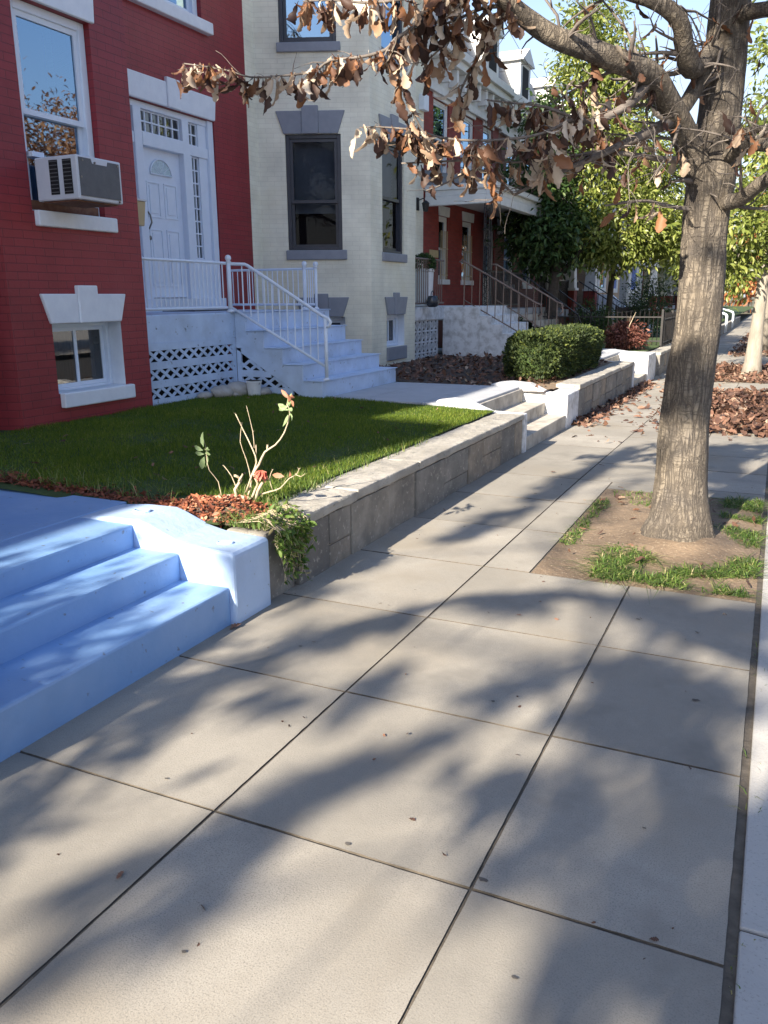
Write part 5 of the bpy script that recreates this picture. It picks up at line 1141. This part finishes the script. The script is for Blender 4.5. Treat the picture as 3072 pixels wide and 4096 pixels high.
def smooth_line(pts, n=3):
    q = []
    for i in range(len(pts) - 1):
        p0, p1, p2, p3 = (np.array(pts[max(i - 1, 0)]), np.array(pts[i]), np.array(pts[i + 1]), np.array(pts[min(i + 2, len(pts) - 1)]))
        for k in range(n):
            t = k / n; v = .5 * (2 * p1 + (p2 - p0) * t + (2 * p0 - 5 * p1 + 4 * p2 - p3) * t * t + (3 * p1 - p0 - 3 * p2 + p3) * t ** 3)
            v[3] = p1[3] + (p2[3] - p1[3]) * t; q.append(tuple(v))
    q.append(tuple(pts[-1])); return q
BRS = {k: smooth_line(v) for k, v in BR.items()}
# trunk with a flaring foot
tr = MB(); q = []
pts = BRS['trunk']
for a, b in zip(pts, pts[1:]):
    m_ = max(1, int((Vector(b[:3]) - Vector(a[:3])).length / .035))
    for k in range(m_): t = k / m_; q.append(tuple(a[i] + (b[i] - a[i]) * t for i in range(4)))
SD = 40; tr.tube([p[:3] for p in q], [p[3] for p in q], SD)
for k in range(len(tr.V)):
    p = q[min(k // SD, len(q) - 1)]; v = Vector(tr.V[k]); c = Vector(p[:3]); d = v - c; a = math.atan2(d.y, d.x); z = v.z
    s_ = 1 + .05 * mnoise.noise(Vector((math.cos(a) * 4, math.sin(a) * 4, z * 1.4))) + .045 * mnoise.noise(Vector((math.cos(a) * 14, math.sin(a) * 14, z * 5))) + max(0, .3 - z) * .55 * (.5 + .5 * math.sin(a * 5 + 1))
    tr.V[k] = tuple(c + d * s_)
tr.build('trunk', M['bark'], oak, smooth=True)
trunk_mesh(oak, [BRS[k] for k in ('limb', 'limb2', 'limb3', 'F', 'G', 'E', 'H')], M['bark'], 12, 'limb', rough=.05)
thin = [BRS[k] for k in ('A', 'B', 'C', 'D')]; tw = [BRS[k] for k in BR if k[0] == 'T']
sub = []
for k, ev, L in (('A', .16, .4), ('B', .14, .5), ('C', .13, .45), ('D', .2, .3), ('E', .25, .5), ('F', .28, .5), ('G', .28, .5), ('H', .3, .6), ('limb2', .22, .6), ('limb3', .2, .6), ('limb', .28, .4)):
    sub += side_twigs(BRS[k], rr, ev, L, .3)
sub2 = []
for s_ in sub: sub2 += side_twigs(s_, rr, .22, .22, .6)
sub3 = []
for k in ('limb', 'limb2', 'limb3', 'H', 'F', 'A', 'B'):
    for s_ in side_twigs(BRS[k], rr, .2, .55, .18, up=.35): sub3 += [s_] + side_twigs(s_, rr, .13, .24, .7, up=.2)
tsub = []
for t_ in tw: tsub += side_twigs(t_, rr, .09, .14, .6, up=-.1)
mb = MB()
for t_ in thin + tw: mb.tube([p[:3] for p in t_], [p[3] for p in t_], 7)
for t_ in sub + sub2 + sub3 + tsub: mb.tube([p[:3] for p in t_], [p[3] for p in t_], 5)
mb.build('twigs', M['twig'], oak, smooth=True)
A = []
lm_ = {'T2': 88, 'T3': 40, 'T4': 62, 'T5': 34, 'T6': 8, 'T7': 64, 'T8': 60, 'T9': 66, 'T10': 58, 'T11': 74}
for k, d in lm_.items():
    A += leaf_anchors([BRS[k]], rr, d)
A += leaf_anchors([s_ for s_ in tsub if s_[-1][2] > 2.26], rr, 14)
def keepleaf(p): return True
lefts = [s_ for s_ in sub + sub2 if s_[-1][0] < -.98 and 2.27 < s_[-1][2] < 2.75]
A += leaf_anchors(lefts, rr, 22)
others = [s_ for s_ in sub + sub2 if not (s_[-1][0] < -.98 and s_[-1][2] < 2.75)]
A += leaf_anchors(others, rr, 3.2)
hang('leaves', A, oak, .09, .175, 5, temps=CURLED)
# rest of the oak's crown, above the picture
crown = []
for k in range(26):
    a = rr.uniform(0, 6.28); z = rr.uniform(3.6, 4.5); p = (-.45, 5.6, z)
    d = (math.cos(a), math.sin(a), rr.uniform(.3, .9)); t_ = wobble_twig(p, d, rr.uniform(1.6, 3.0), .04, rr, 7, -.1); crown.append(t_)
cs = []
for t_ in crown: cs += side_twigs(t_, rr, .3, .8, .5)
mb = MB()
for t_ in crown + cs: mb.tube([p[:3] for p in t_], [p[3] for p in t_], 5)
mb.build('branches', M['twig'], oak)
CA = [p for p in leaf_anchors(cs, rr, 30) if p[0] > -1.75]
hang('foliage', CA, oak, .1, .17, 6)
# unseen oaks behind the viewpoint: leaves placed and thinned to shape the pavement dapples
def shade_at(p):                                     # where the sun throws this leaf's shadow on the pavement
    t = (p[2] - .05) / SUN.z; return p[0] - SUN.x * t, p[1] - SUN.y * t
def seg_dist(x, y, pts):
    best = 9
    for (ax, ay), (bx, by) in zip(pts, pts[1:]):
        dx, dy = bx - ax, by - ay; t = max(0, min(1, ((x - ax) * dx + (y - ay) * dy) / (dx * dx + dy * dy + 1e-9))); best = min(best, math.hypot(x - ax - t * dx, y - ay - t * dy))
    return best
def trunk_band(x, y):                                # which stretches of the near oak's trunk stay sunlit
    if abs(x + .47 - .19 * (y - 5.6)) > .28 or not 5.5 < y < 12: return None
    return not (y < 6.65 or 7.4 < y < 7.95 or 8.15 < y < 8.9)
def keep_dapple(p):
    x, y = shade_at(p)
    if trunk_band(x, y) is not None: return trunk_band(x, y)
    if x > -2.36 and y < 5.0:
        return False
    if x < -2.2 and y < 9.3: return False
    if y < 9 and x > -2.36:
        return mnoise.noise(Vector((x * 1.3, y * .8, 3))) > .12
    return mnoise.noise(Vector((x * 1.1, y * .7, 9))) > .14
def keep_far(p):
    x, y = shade_at(p)
    if trunk_band(x, y) is not None: return trunk_band(x, y)
    t = (p[2] - 2.55) / SUN.z; lx, ly = p[0] - SUN.x * t, p[1] - SUN.y * t
    if -3.3 < lx < -1.2 and 2.8 < ly < 5.0: return False
    return y > 6.0 and (x > -2.3 or y > 12) and mnoise.noise(Vector((x * 1.6, y * .8, 5))) > .14
def shade_oak(label, x, y, tr_, seed, zc, spread_, nlimb, per_m, keep, zlo=2.4):
    r2 = random.Random(seed); t = thing('oak_tree', label, 'tree', (x, y, 0), 'oaks by the kerb')
    main = [(x, y, -.05, tr_ * 1.5), (x, y, .2, tr_ * 1.1), (x + .02, y, 2, tr_), (x - .05, y, zc, tr_ * .8), (x, y + .1, zc + 2.5, tr_ * .4)]
    limbs, s1, s2 = [], [], []
    for k in range(nlimb):
        z = r2.uniform(zlo, zc + 2); a = 2 * math.pi * (k / nlimb) + r2.uniform(-.3, .3)
        limbs.append(wobble_twig((x, y, z), (math.cos(a), math.sin(a), r2.uniform(.15, .8)), spread_ * r2.uniform(.7, 1.15), tr_ * .42, r2, 8, -.2))
    for l in limbs: s1 += side_twigs(l, r2, .38, 1.3, .5)
    for l in s1: s2 += side_twigs(l, r2, .38, .5, .5)
    s2 = [l for l in s2 if keep(l[-1][:3]) or keep(l[2][:3])]; s1 = [l for l in s1 if keep(l[-1][:3]) or r2.random() < .35]
    trunk_mesh(t, [main], M['bark'], 16, rough=.06); mb = MB()
    for l in limbs + s1 + s2: mb.tube([p[:3] for p in l], [p[3] for p in l], 5)
    mb.build('branches', M['twig'], t)
    return t, limbs, [p for p in leaf_anchors(s2, r2, per_m) if keep(p)], seed
T1_ = shade_oak('oak just behind the viewpoint whose branches dapple the pavement', -.92, -3.6, .17, 31, 5.6, 3.8, 16, 14, keep_far, 3.6)
T2_ = shade_oak('second oak behind the viewpoint with leaf clumps added to dapple the pavement', -.7, -11.9, .18, 47, 7.6, 4.9, 20, 40, keep_dapple, 5.0)

hang('crown', T1_[2], T1_[0], .10, .17, 31)
CL, spurs, r5 = list(T2_[2]), [], random.Random(77)
for pts, rad in [(a, b if b > .15 or a[0][0] > -.6 else b * .82) for a, b in SHADE]:                 # leafy clumps added up the sun line to throw chosen soft patches on the slabs
    tall = r5.uniform(4.8, 7.0); L = sum(math.hypot(b[0] - a[0], b[1] - a[1]) for a, b in zip(pts, pts[1:])); n = int((L * 2 * rad + 3.14 * rad * rad) * 1050)
    for k in range(n):
        s_ = r5.uniform(0, L)
        for a, b in zip(pts, pts[1:]):
            l = math.hypot(b[0] - a[0], b[1] - a[1])
            if s_ <= l or (a, b) == (pts[-2], pts[-1]): break
            s_ -= l
        f_ = min(1, s_ / max(l, 1e-6)); an = r5.uniform(0, 6.283); q = rad * math.sqrt(r5.random()) * r5.uniform(.75, 1.2); gx, gy = a[0] + (b[0] - a[0]) * f_ + q * math.cos(an), a[1] + (b[1] - a[1]) * f_ + q * math.sin(an)
        if math.hypot(gx + .36, gy - 4.1) < .12: continue
        if mnoise.noise(Vector((gx * 4.5, gy * 3.2, 1))) < -.14: continue
        t = tall + r5.gauss(0, .35); t = t / SUN.z * 1.0
        CL.append((gx + SUN.x * t, gy + SUN.y * t, SUN.z * t))
    mid = pts[len(pts) // 2]; t = tall / SUN.z; c = Vector((mid[0] + SUN.x * t, mid[1] + SUN.y * t, tall)); foot = min((Vector(p[:3]) for l in T2_[1] for p in l), key=lambda v: (v - c).length)
    spurs.append([(*foot, .02), (*(foot.lerp(c, .5) + Vector((0, 0, .15))), .014), (*c, .006)])
trunk_mesh(T2_[0], spurs, M['twig'], 6, 'branches'); hang('crown', CL, T2_[0], .11, .18, 47)
yt = thing('yard_tree', 'small unseen tree added behind the viewpoint to shade the blue steps', 'tree', (-4.4, -4.3, .4)); trunk_mesh(yt, [[(-4.4, -4.3, .3, .1), (-4.4, -4.2, 2, .07), (-4.35, -4.1, 4, .03)]], M['bark'])  # unseen tree added to cast shade on the blue steps
leaf_cloud('crown', [(-4.0, -4.75, 3.1, .85, 1.55, .95, 620)], OVALS, .13, M['autumn'], yt, per=9, spread=.13, droop=.4, shell_p=.6)
# ------------------------------------------------------------------ grass, weeds, mulch, leaves
def blades(name, P, h, w, lean, material, rnd, label=None, kind='stuff', parent=None):
    n = len(P); a = rng.uniform(0, 2 * np.pi, n); b = rng.uniform(0, 2 * np.pi, n); ln = np.abs(rng.normal(0, lean, n))
    wx, wy = np.cos(a) * w, np.sin(a) * w; lx, ly = np.cos(b), np.sin(b)
    V = np.zeros((n, 5, 3)); h = np.asarray(h) * np.ones(n)
    V[:, 0] = P + np.stack([wx, wy, 0 * wx], 1); V[:, 1] = P - np.stack([wx, wy, 0 * wx], 1)
    m_ = P + np.stack([lx * ln * .35 * h, ly * ln * .35 * h, .6 * h], 1)
    V[:, 2] = m_ - np.stack([wx, wy, 0 * wx], 1) * .8; V[:, 3] = m_ + np.stack([wx, wy, 0 * wx], 1) * .8
    V[:, 4] = P + np.stack([lx * ln * h, ly * ln * h, h / np.sqrt(1 + ln * ln * .6)], 1)
    i = np.arange(n) * 5
    F = [np.stack([i, i + 1, i + 2, i + 3], 1), np.stack([i + 3, i + 2, i + 4], 1)]
    o = np_mesh(name, V.reshape(-1, 3), F, material, np.concatenate([rnd, rnd]), parent)
    if label: o['label'] = label
    if parent is None: o['kind'] = kind
    return o
def in_lawn(n):
    x = rng.uniform(-5.85, -2.64, n); y = rng.uniform(3.62, 8.41, n)
    ok = ~((x < -4.66) & (y > 8.3)) & ~((x > -3.6) & (y > 8.40)) & ~(((x + 2.78) ** 2 / .30 + (y - 3.72) ** 2 / .06) < 1) & ~((x < -3.0) & (y < 3.72 + .12 * np.sin(x * 5) + rng.uniform(0, .18, n)))
    return x[ok], y[ok]
x, y = in_lawn(125000); z = np.array([yard_z(a, b) for a, b in zip(x, y)]) - .008
cl = np.array([mnoise.noise(Vector((a * 2.2, b * 2.2, 4))) for a, b in zip(x, y)]); c2 = np.array([mnoise.noise(Vector((a * .9, b * .9, 14))) for a, b in zip(x, y)])
blades('grass', np.stack([x, y, z], 1), .036 * (1 + .55 * cl) * rng.uniform(.6, 1.3, len(x)), .0022, .55, M['blade'], np.clip(rng.normal(.47, .2, len(x)) + .25 * c2 + .12 * cl, 0, 1), 'short green lawn grass')
# ragged grass along the near wall and round the rose
n = 2600; x = rng.uniform(-2.95, -2.58, n); y = rng.uniform(3.85, 6.4, n); k_ = rng.uniform(0, 1, n) < np.where(y < 4.7, 1, .35); x, y = x[k_], y[k_]
blades('long_grass', np.stack([x, y, np.full(len(x), .405)], 1), rng.uniform(.03, .085, len(x)), .0024, .9, M['weed'], np.clip(rng.normal(.55, .25, len(x)), 0, 1), 'longer pale grass along the stone wall')
# grass in the oak's pit
def tuft_patch(x0, x1, y0, y1, n, thr, h0, h1):
    x = rng.uniform(x0, x1, n); y = rng.uniform(y0, y1, n); v = np.array([mnoise.noise(Vector((a * 3, b * 3, 7))) for a, b in zip(x, y)]); k_ = v > thr
    return np.stack([x[k_], y[k_], np.full(k_.sum(), 0.004)], 1), rng.uniform(h0, h1, k_.sum())
P1, h1 = tuft_patch(-.86, .03, 4.64, 5.28, 4600, -.02, .03, .10); P2, h2 = tuft_patch(-.25, .03, 5.2, 7.0, 3200, -.1, .03, .09); P3, h3_ = tuft_patch(-1.18, -.3, 4.62, 7.0, 2600, .22, .02, .06)
P4, h4_ = tuft_patch(-1.18, -1.08, 4.7, 7.0, 700, -.1, .02, .05)
Pq = np.concatenate([P1, P2, P3, P4]); hq = np.concatenate([h1, h2, h3_, h4_])
blades('pit_grass', Pq, hq * .62, .0036, 3.2, M['weed'], np.clip(rng.normal(.42, .3, len(Pq)), 0, 1), 'matted grass in the tree pit')
n = 420; yy = rng.uniform(1, 9, n); yy = yy[np.array([mnoise.noise(Vector((0, v * 2, 0))) > 0 for v in yy])]
blades('gutter_grass', np.stack([rng.uniform(.05, .11, len(yy)), yy, np.full(len(yy), -.01)], 1), rng.uniform(.01, .035, len(yy)), .002, 1.4, M['weed'], rng.uniform(0, 1, len(yy)), 'small weeds in the kerb joint')
def litter(name, x, y, z, size, label, material=None, tilt=.35, roll=.5):
    n = len(x); a = rng.uniform(0, 6.28, n); D = np.stack([np.cos(a), np.sin(a), rng.normal(0, tilt, n)], 1)
    o = scatter(name, FLATOAK, np.stack([x, y, z], 1), D, np.where(rng.uniform(size=n) < .5, 0, np.pi) + rng.normal(0, roll, n), size, material or M['litter'], np.clip(rng.normal(.5, .26, n), 0, 1))
    o['kind'] = 'stuff'; o['label'] = label; return o
n = 3600; x = rng.uniform(-1.15, .35, n) ; y = rng.uniform(10.7, 16.0, n); hp = np.array([max(0, .10 * mnoise.noise(Vector((a * 1.1, b * .9, 2))) + .07) for a, b in zip(x, y)])
litter('fallen_leaves', x, y, np.array([walk_z(b) for b in y]) + .012 + hp * rng.uniform(0, 1, n), rng.uniform(.09, .17, n), 'heap of brown fallen leaves in the second tree pit')
n = 380; y = 9.2 + rng.gamma(2.0, 2.4, n); x = np.where(rng.uniform(size=n) < .6, -1.35 + rng.normal(0, .4, n), rng.uniform(-2.3, 0, n)); k_ = (y < 26) & (x > -2.3); x, y = x[k_], y[k_]; k_ = rng.uniform(size=len(x)) < np.clip((y - 9) / 3, .08, 1); x, y = x[k_], y[k_]
litter('loose_leaves', x, y, np.array([walk_z(b) for b in y]) + .012, rng.uniform(.07, .14, len(x)), 'loose dry leaves scattered over the pavement')
n = 800; y = rng.uniform(10.7, 17.5, n); x = -2.31 + np.abs(rng.normal(0, .11, n)) ; litter('wall_foot_leaves', x, y, np.array([walk_z(b) for b in y]) + .012 + .05 * np.clip(1 - (x + 2.3) / .2, 0, 1) * rng.uniform(0, 1, n), rng.uniform(.07, .13, n), 'dull leaves drifted against the wall foot')
n = 1700; x = rng.uniform(-5.7, -2.75, n); y = rng.uniform(10.5, 15.5, n); k_ = np.array([mnoise.noise(Vector((a * 1.4, b * 1.4, 5))) > -.25 for a, b in zip(x, y)]); x, y = x[k_], y[k_]
litter('bed_leaves', x, y, np.array([yard_z(a, b) for a, b in zip(x, y)]) + .02, rng.uniform(.06, .13, len(x)), 'brown leaf litter over the garden bed', tilt=.5)
n = 2600; y = np.concatenate([rng.uniform(18.3, 23.4, n // 2), rng.uniform(27, 43, n // 2)]); x = rng.uniform(-1.3, .1, n); litter('far_leaves', x, y, np.array([walk_z(b) for b in y]) + .012 + .06 * rng.uniform(0, 1, n), rng.uniform(.1, .18, n), 'brown leaves round the farther street trees')
n = 90; x = rng.uniform(-2.3, 0, n); y = rng.uniform(1.0, 8.5, n); litter('leaf_bits', x, y, np.array([walk_z(b) for b in y]) + .005, rng.uniform(.008, .026, n), 'crumbs of dry leaf and twig on the near slabs')
n = 70; x = rng.uniform(-1.15, 0, n); y = rng.uniform(4.7, 7.0, n); litter('pit_leaves', x, y, np.full(n, .03), rng.uniform(.03, .09, n), 'scraps of leaf on the tree pit soil')
n = 60; x = rng.uniform(-5.3, -2.8, n); y = rng.uniform(3.9, 8.2, n); litter('lawn_leaves', x, y, np.array([yard_z(a, b) for a, b in zip(x, y)]) + .03, rng.uniform(.02, .06, n), 'few small leaves fallen on the lawn')
for x, y, s, lab, z in ((-2.30, 3.20, .075, 'single tan leaf lying against the blue step at the cheek wall', .012), (-1.05, 3.9, .03, 'tiny pale leaf on the pavement crossing nearest the tree pit', .006), (-.30, 1.30, .035, 'small dark curled leaf on the lit slab nearest the viewer', .008), (-1.55, 1.52, .035, 'small grey leaf scrap on the slab below the blue steps', .007), (-1.45, 8.0, .07, 'curled leaf on the sunlit pavement opposite the concrete steps', .012), (-1.75, 7.5, .06, 'dark leaf on the pavement near the end of the lawn wall', .01)):
    o = scatter('fallen_leaf', [FLATOAK[int(abs(x * 10)) % 5]], [(x, y, z)], np.array([[math.cos(x * 9), math.sin(x * 9), .1]]), [.3], [s], M['litter'], [.35 if 'dark' in lab else .7]); setp(o, lab, 'leaf', 'single leaves on the pavement')
# ------------------------------------------------------------------ rose, mulch, trailing weeds
rs = thing('rose_bush', 'pruned rose bush with pale bare canes and one red bloom by the wall corner', 'rose bush', (-2.75, 3.97, .42))
mb = MB(); r3 = random.Random(2)
for k, pts in ROSE.items():
    j = [(p[0], p[1] + r3.uniform(-.03, .03), p[2], p[3] * .66) for p in pts]; j[0] = (*pts[0][:3], pts[0][3] * .66)
    mb.tube([p[:3] for p in smooth_line(j, 2)], [p[3] for p in smooth_line(j, 2)], 7)
    for p in j[1:]:
        for _ in range(2): mb.tube([p[:3], (p[0] + r3.uniform(-.012, .012), p[1] + r3.uniform(-.012, .012), p[2] + .006)], [.002, .0003], 3)
mb.build('cane', M['cane'], rs, smooth=True)
LP = [(-3.062, 3.97, .735, -.1, 1, .055), (-3.055, 3.97, .715, 1, .35, .045), (-3.06, 3.96, .715, -1, .3, .05), (-3.055, 3.97, .695, 1, .15, .045), (-3.06, 3.97, .69, -1, .05, .05), (-3.05, 3.97, .685, .5, -.8, .05), (-3.06, 3.97, .675, -.4, -1, .06),
      (-2.46, 3.97, .985, -1, .5, .05), (-2.455, 3.97, 1.0, .2, 1, .05), (-2.455, 3.97, .97, .7, -.5, .04), (-2.456, 3.97, 1.01, -.8, -.3, .05), (-2.46, 3.97, .96, -.2, -1, .045), (-2.46, 3.96, .99, .9, .1, .04)]
scatter('leaf', OVALS, [p[:3] for p in LP], np.array([(p[3], -.15, p[4]) for p in LP]), [1.45] * len(LP), [p[5] * 1.7 for p in LP], M['roseleaf'], [.5] * len(LP), rs)
PK = [(-2.452, 3.97, 1.05, -.6, .8, .05), (-2.452, 3.97, 1.05, .8, .4, .055), (-2.452, 3.97, 1.04, .9, -.3, .05), (-2.50, 3.97, .60, -.8, .1, .06), (-2.47, 3.97, .60, .4, .5, .05), (-2.452, 3.96, 1.03, .5, .9, .05)]
scatter('withered_leaf', OVALS, [p[:3] for p in PK], np.array([(p[3], -.2, p[4]) for p in PK]), [1.3] * len(PK), [p[5] * 1.5 for p in PK], M['pinkleaf'], [.5] * len(PK), rs)
a = np.linspace(0, 6.28, 26); scatter('bloom', SMALLS, np.tile([[-2.643, 3.95, .628]], (26, 1)), np.stack([np.cos(a) * rng.uniform(.2, .7, 26), np.sin(a) * rng.uniform(.2, .7, 26), rng.uniform(-1.1, -.3, 26)], 1), rng.uniform(0, 3, 26), rng.uniform(.045, .075, 26), M['petal'], np.full(26, .5), rs)
md = MB(); n0 = 20
for j in range(9):
    for i in range(n0):
        a = 2 * math.pi * i / n0; q = j / 8; md.V.append((-2.78 + .42 * q * math.cos(a), 3.74 + .2 * q * math.sin(a), .40 + .085 * (1 - q ** 1.8)))
for j in range(8):
    for i in range(n0): a, b = j * n0 + i, j * n0 + (i + 1) % n0; md.F.append((a, a + n0, b + n0, b)); md.M.append(0); md.U.append(None); md.Rn.append(.5)
mt = thing('mulch_mound', 'mound of red brown bark mulch at the foot of the rose', 'mulch', (-2.78, 3.74, .4)); md.build('heap', M['mulch'], mt, smooth=True)
n = 1500; q = rng.uniform(0, 1, n) ** .5; a = rng.uniform(0, 6.28, n)
scatter('bark_chips', SMALLS, np.stack([-2.78 + .44 * q * np.cos(a), 3.74 + .21 * q * np.sin(a), .408 + .085 * (1 - q ** 1.8)], 1), np.stack([rng.normal(size=n), rng.normal(size=n), rng.normal(0, .3, n)], 1), rng.normal(0, .6, n), rng.uniform(.018, .05, n), M['chips'], rng.uniform(0, 1, n), mt)
n = 1400; x = rng.uniform(-5.0, -3.0, n); y = 3.61 + np.abs(rng.normal(0, .1, n)); o = scatter('bark_mulch', SMALLS, np.stack([x, y, np.array([yard_z(v, 0) for v in x]) + .012], 1), np.stack([rng.normal(size=n), rng.normal(size=n), rng.normal(0, .3, n)], 1), rng.normal(0, .6, n), rng.uniform(.02, .05, n), M['chips'], rng.uniform(0, .5, n)); o['kind'] = 'stuff'
n = 260; x = rng.uniform(-5.2, -3.1, n); y = 3.66 + np.abs(rng.normal(0, .13, n)); blades('edge_weeds', np.stack([x, y, np.array([yard_z(v, 0) for v in x])], 1), rng.uniform(.04, .15, n), .0022, 1.2, M['weed'], rng.uniform(.2, 1, n), 'thin weeds along the painted landing')
tw_ = thing('trailing_weeds', 'green trailing weeds spilling over the wall corner beside the blue cheek', 'weeds', (-2.4, 3.68, .4))
P, D, S = [], [], []; r4 = random.Random(6); vs = MB()
for k in range(60):
    y0 = r4.uniform(3.55, 3.86); L = r4.uniform(.08, .36) * (1.0 if .2 < (y0 - 3.55) / .31 < .8 else .6); pts = [(-2.6 + r4.uniform(0, .15), y0, .42)]
    pts += [(-2.40, y0 + r4.uniform(-.03, .03), .45 + r4.uniform(0, .03)), (-2.30 + r4.uniform(-.02, .03), y0 + r4.uniform(-.05, .05), .40)]
    for q in range(4): p = pts[-1]; pts.append((-2.305 + r4.uniform(-.02, .035), p[1] + r4.uniform(-.02, .025), p[2] - L / 4))
    vs.tube(pts, [.002] * len(pts), 4)
    for p in smooth_line([(*p, 0) for p in pts], 4):
        if r4.random() < .75: P.append(p[:3]); D.append((r4.gauss(.5, .5), r4.gauss(-.2, .6), r4.gauss(-.3, .5))); S.append(r4.uniform(.022, .055))
vs.build('stem', M['cane'], tw_)
scatter('foliage', OVALS, P, np.array(D), rng.uniform(0, 6.3, len(P)), S, M['weed'], np.clip(rng.normal(.5, .25, len(P)), 0, 1), tw_)
n = 900; x = rng.uniform(-2.66, -2.36, n); y = rng.uniform(3.54, 3.9, n); blades('grass_tuft', np.stack([x, y, np.full(n, .40)], 1), rng.uniform(.03, .10, n), .0024, 1.3, M['weed'], np.clip(rng.normal(.6, .25, n), 0, 1), parent=tw_)
mb = MB(); mb.box(WF, 3.535, 3.838, -2.62, -2.365, -.05, .385); setp(mb.build('wall_end_stone', M['stone'], None, bevel=.02), 'rough wall end stone under the trailing weeds', 'wall stone')

# ------------------------------------------------------------------ light, sky, camera
w = bpy.data.worlds.new('World'); SC.world = w; w.use_nodes = True; nt = w.node_tree
sk = nt.nodes.new('ShaderNodeTexSky'); sk.sky_type = 'NISHITA'; sk.sun_disc = False
sk.sun_elevation = math.asin(SUN.z); sk.sun_rotation = math.atan2(SUN.x, SUN.y); sk.air_density = 1.0; sk.dust_density = 1.4; sk.ozone_density = 4.0
bg = nt.nodes['Background']; tc = nt.nodes.new('ShaderNodeTexCoord'); sx = nt.nodes.new('ShaderNodeSeparateXYZ'); nt.links.new(tc.outputs['Generated'], sx.inputs[0])
hz = ramp(nt, sx.outputs['Z'], [(0.0, (.8, .8, .8)), (0.13, (.7, .7, .7)), (0.42, (0, 0, 0))])     # thin white haze low over the horizon
nt.links.new(mixrgb(nt, hz, sk.outputs[0], (3.7, 3.85, 4.1)), bg.inputs[0]); bg.inputs[1].default_value = 0.098
sl = bpy.data.lights.new('sun', 'SUN'); sl.energy = 5.0; sl.angle = R(0.55); sl.color = (1.0, 0.88, 0.72)
so = bpy.data.objects.new('sun', sl); COL.objects.link(so); so.rotation_euler = (-SUN).to_track_quat('-Z', 'Y').to_euler(); so.location = (-5, -20, 12)
cam = bpy.data.cameras.new('camera'); co = bpy.data.objects.new('camera', cam); COL.objects.link(co); SC.camera = co
cam.sensor_fit = 'VERTICAL'; cam.sensor_height = 36; cam.lens = 36 * 1779.03 / 2212; cam.clip_start = 0.05; cam.clip_end = 2000
yaw, pitch, roll = R(-25.1656), R(-14.6336), R(-0.37435)
f = Vector((math.sin(yaw) * math.cos(pitch), math.cos(yaw) * math.cos(pitch), math.sin(pitch))); r_ = Vector((math.cos(yaw), -math.sin(yaw), 0)); u_ = r_.cross(f)
r2_ = r_ * math.cos(roll) + u_ * math.sin(roll); u2_ = -r_ * math.sin(roll) + u_ * math.cos(roll)
mtx = Matrix((r2_, u2_, -f)).transposed().to_4x4(); mtx.translation = (0, 0, 1.6); co.matrix_world = mtx
vs_ = SC.view_settings; vs_.view_transform = 'Standard'; vs_.look = 'None'; vs_.exposure = 1.6; vs_.gamma = 1.0
SC.cycles.max_bounces = 8; SC.cycles.transparent_max_bounces = 12; SC.cycles.use_denoising = True; SC.cycles.sample_clamp_indirect = 8
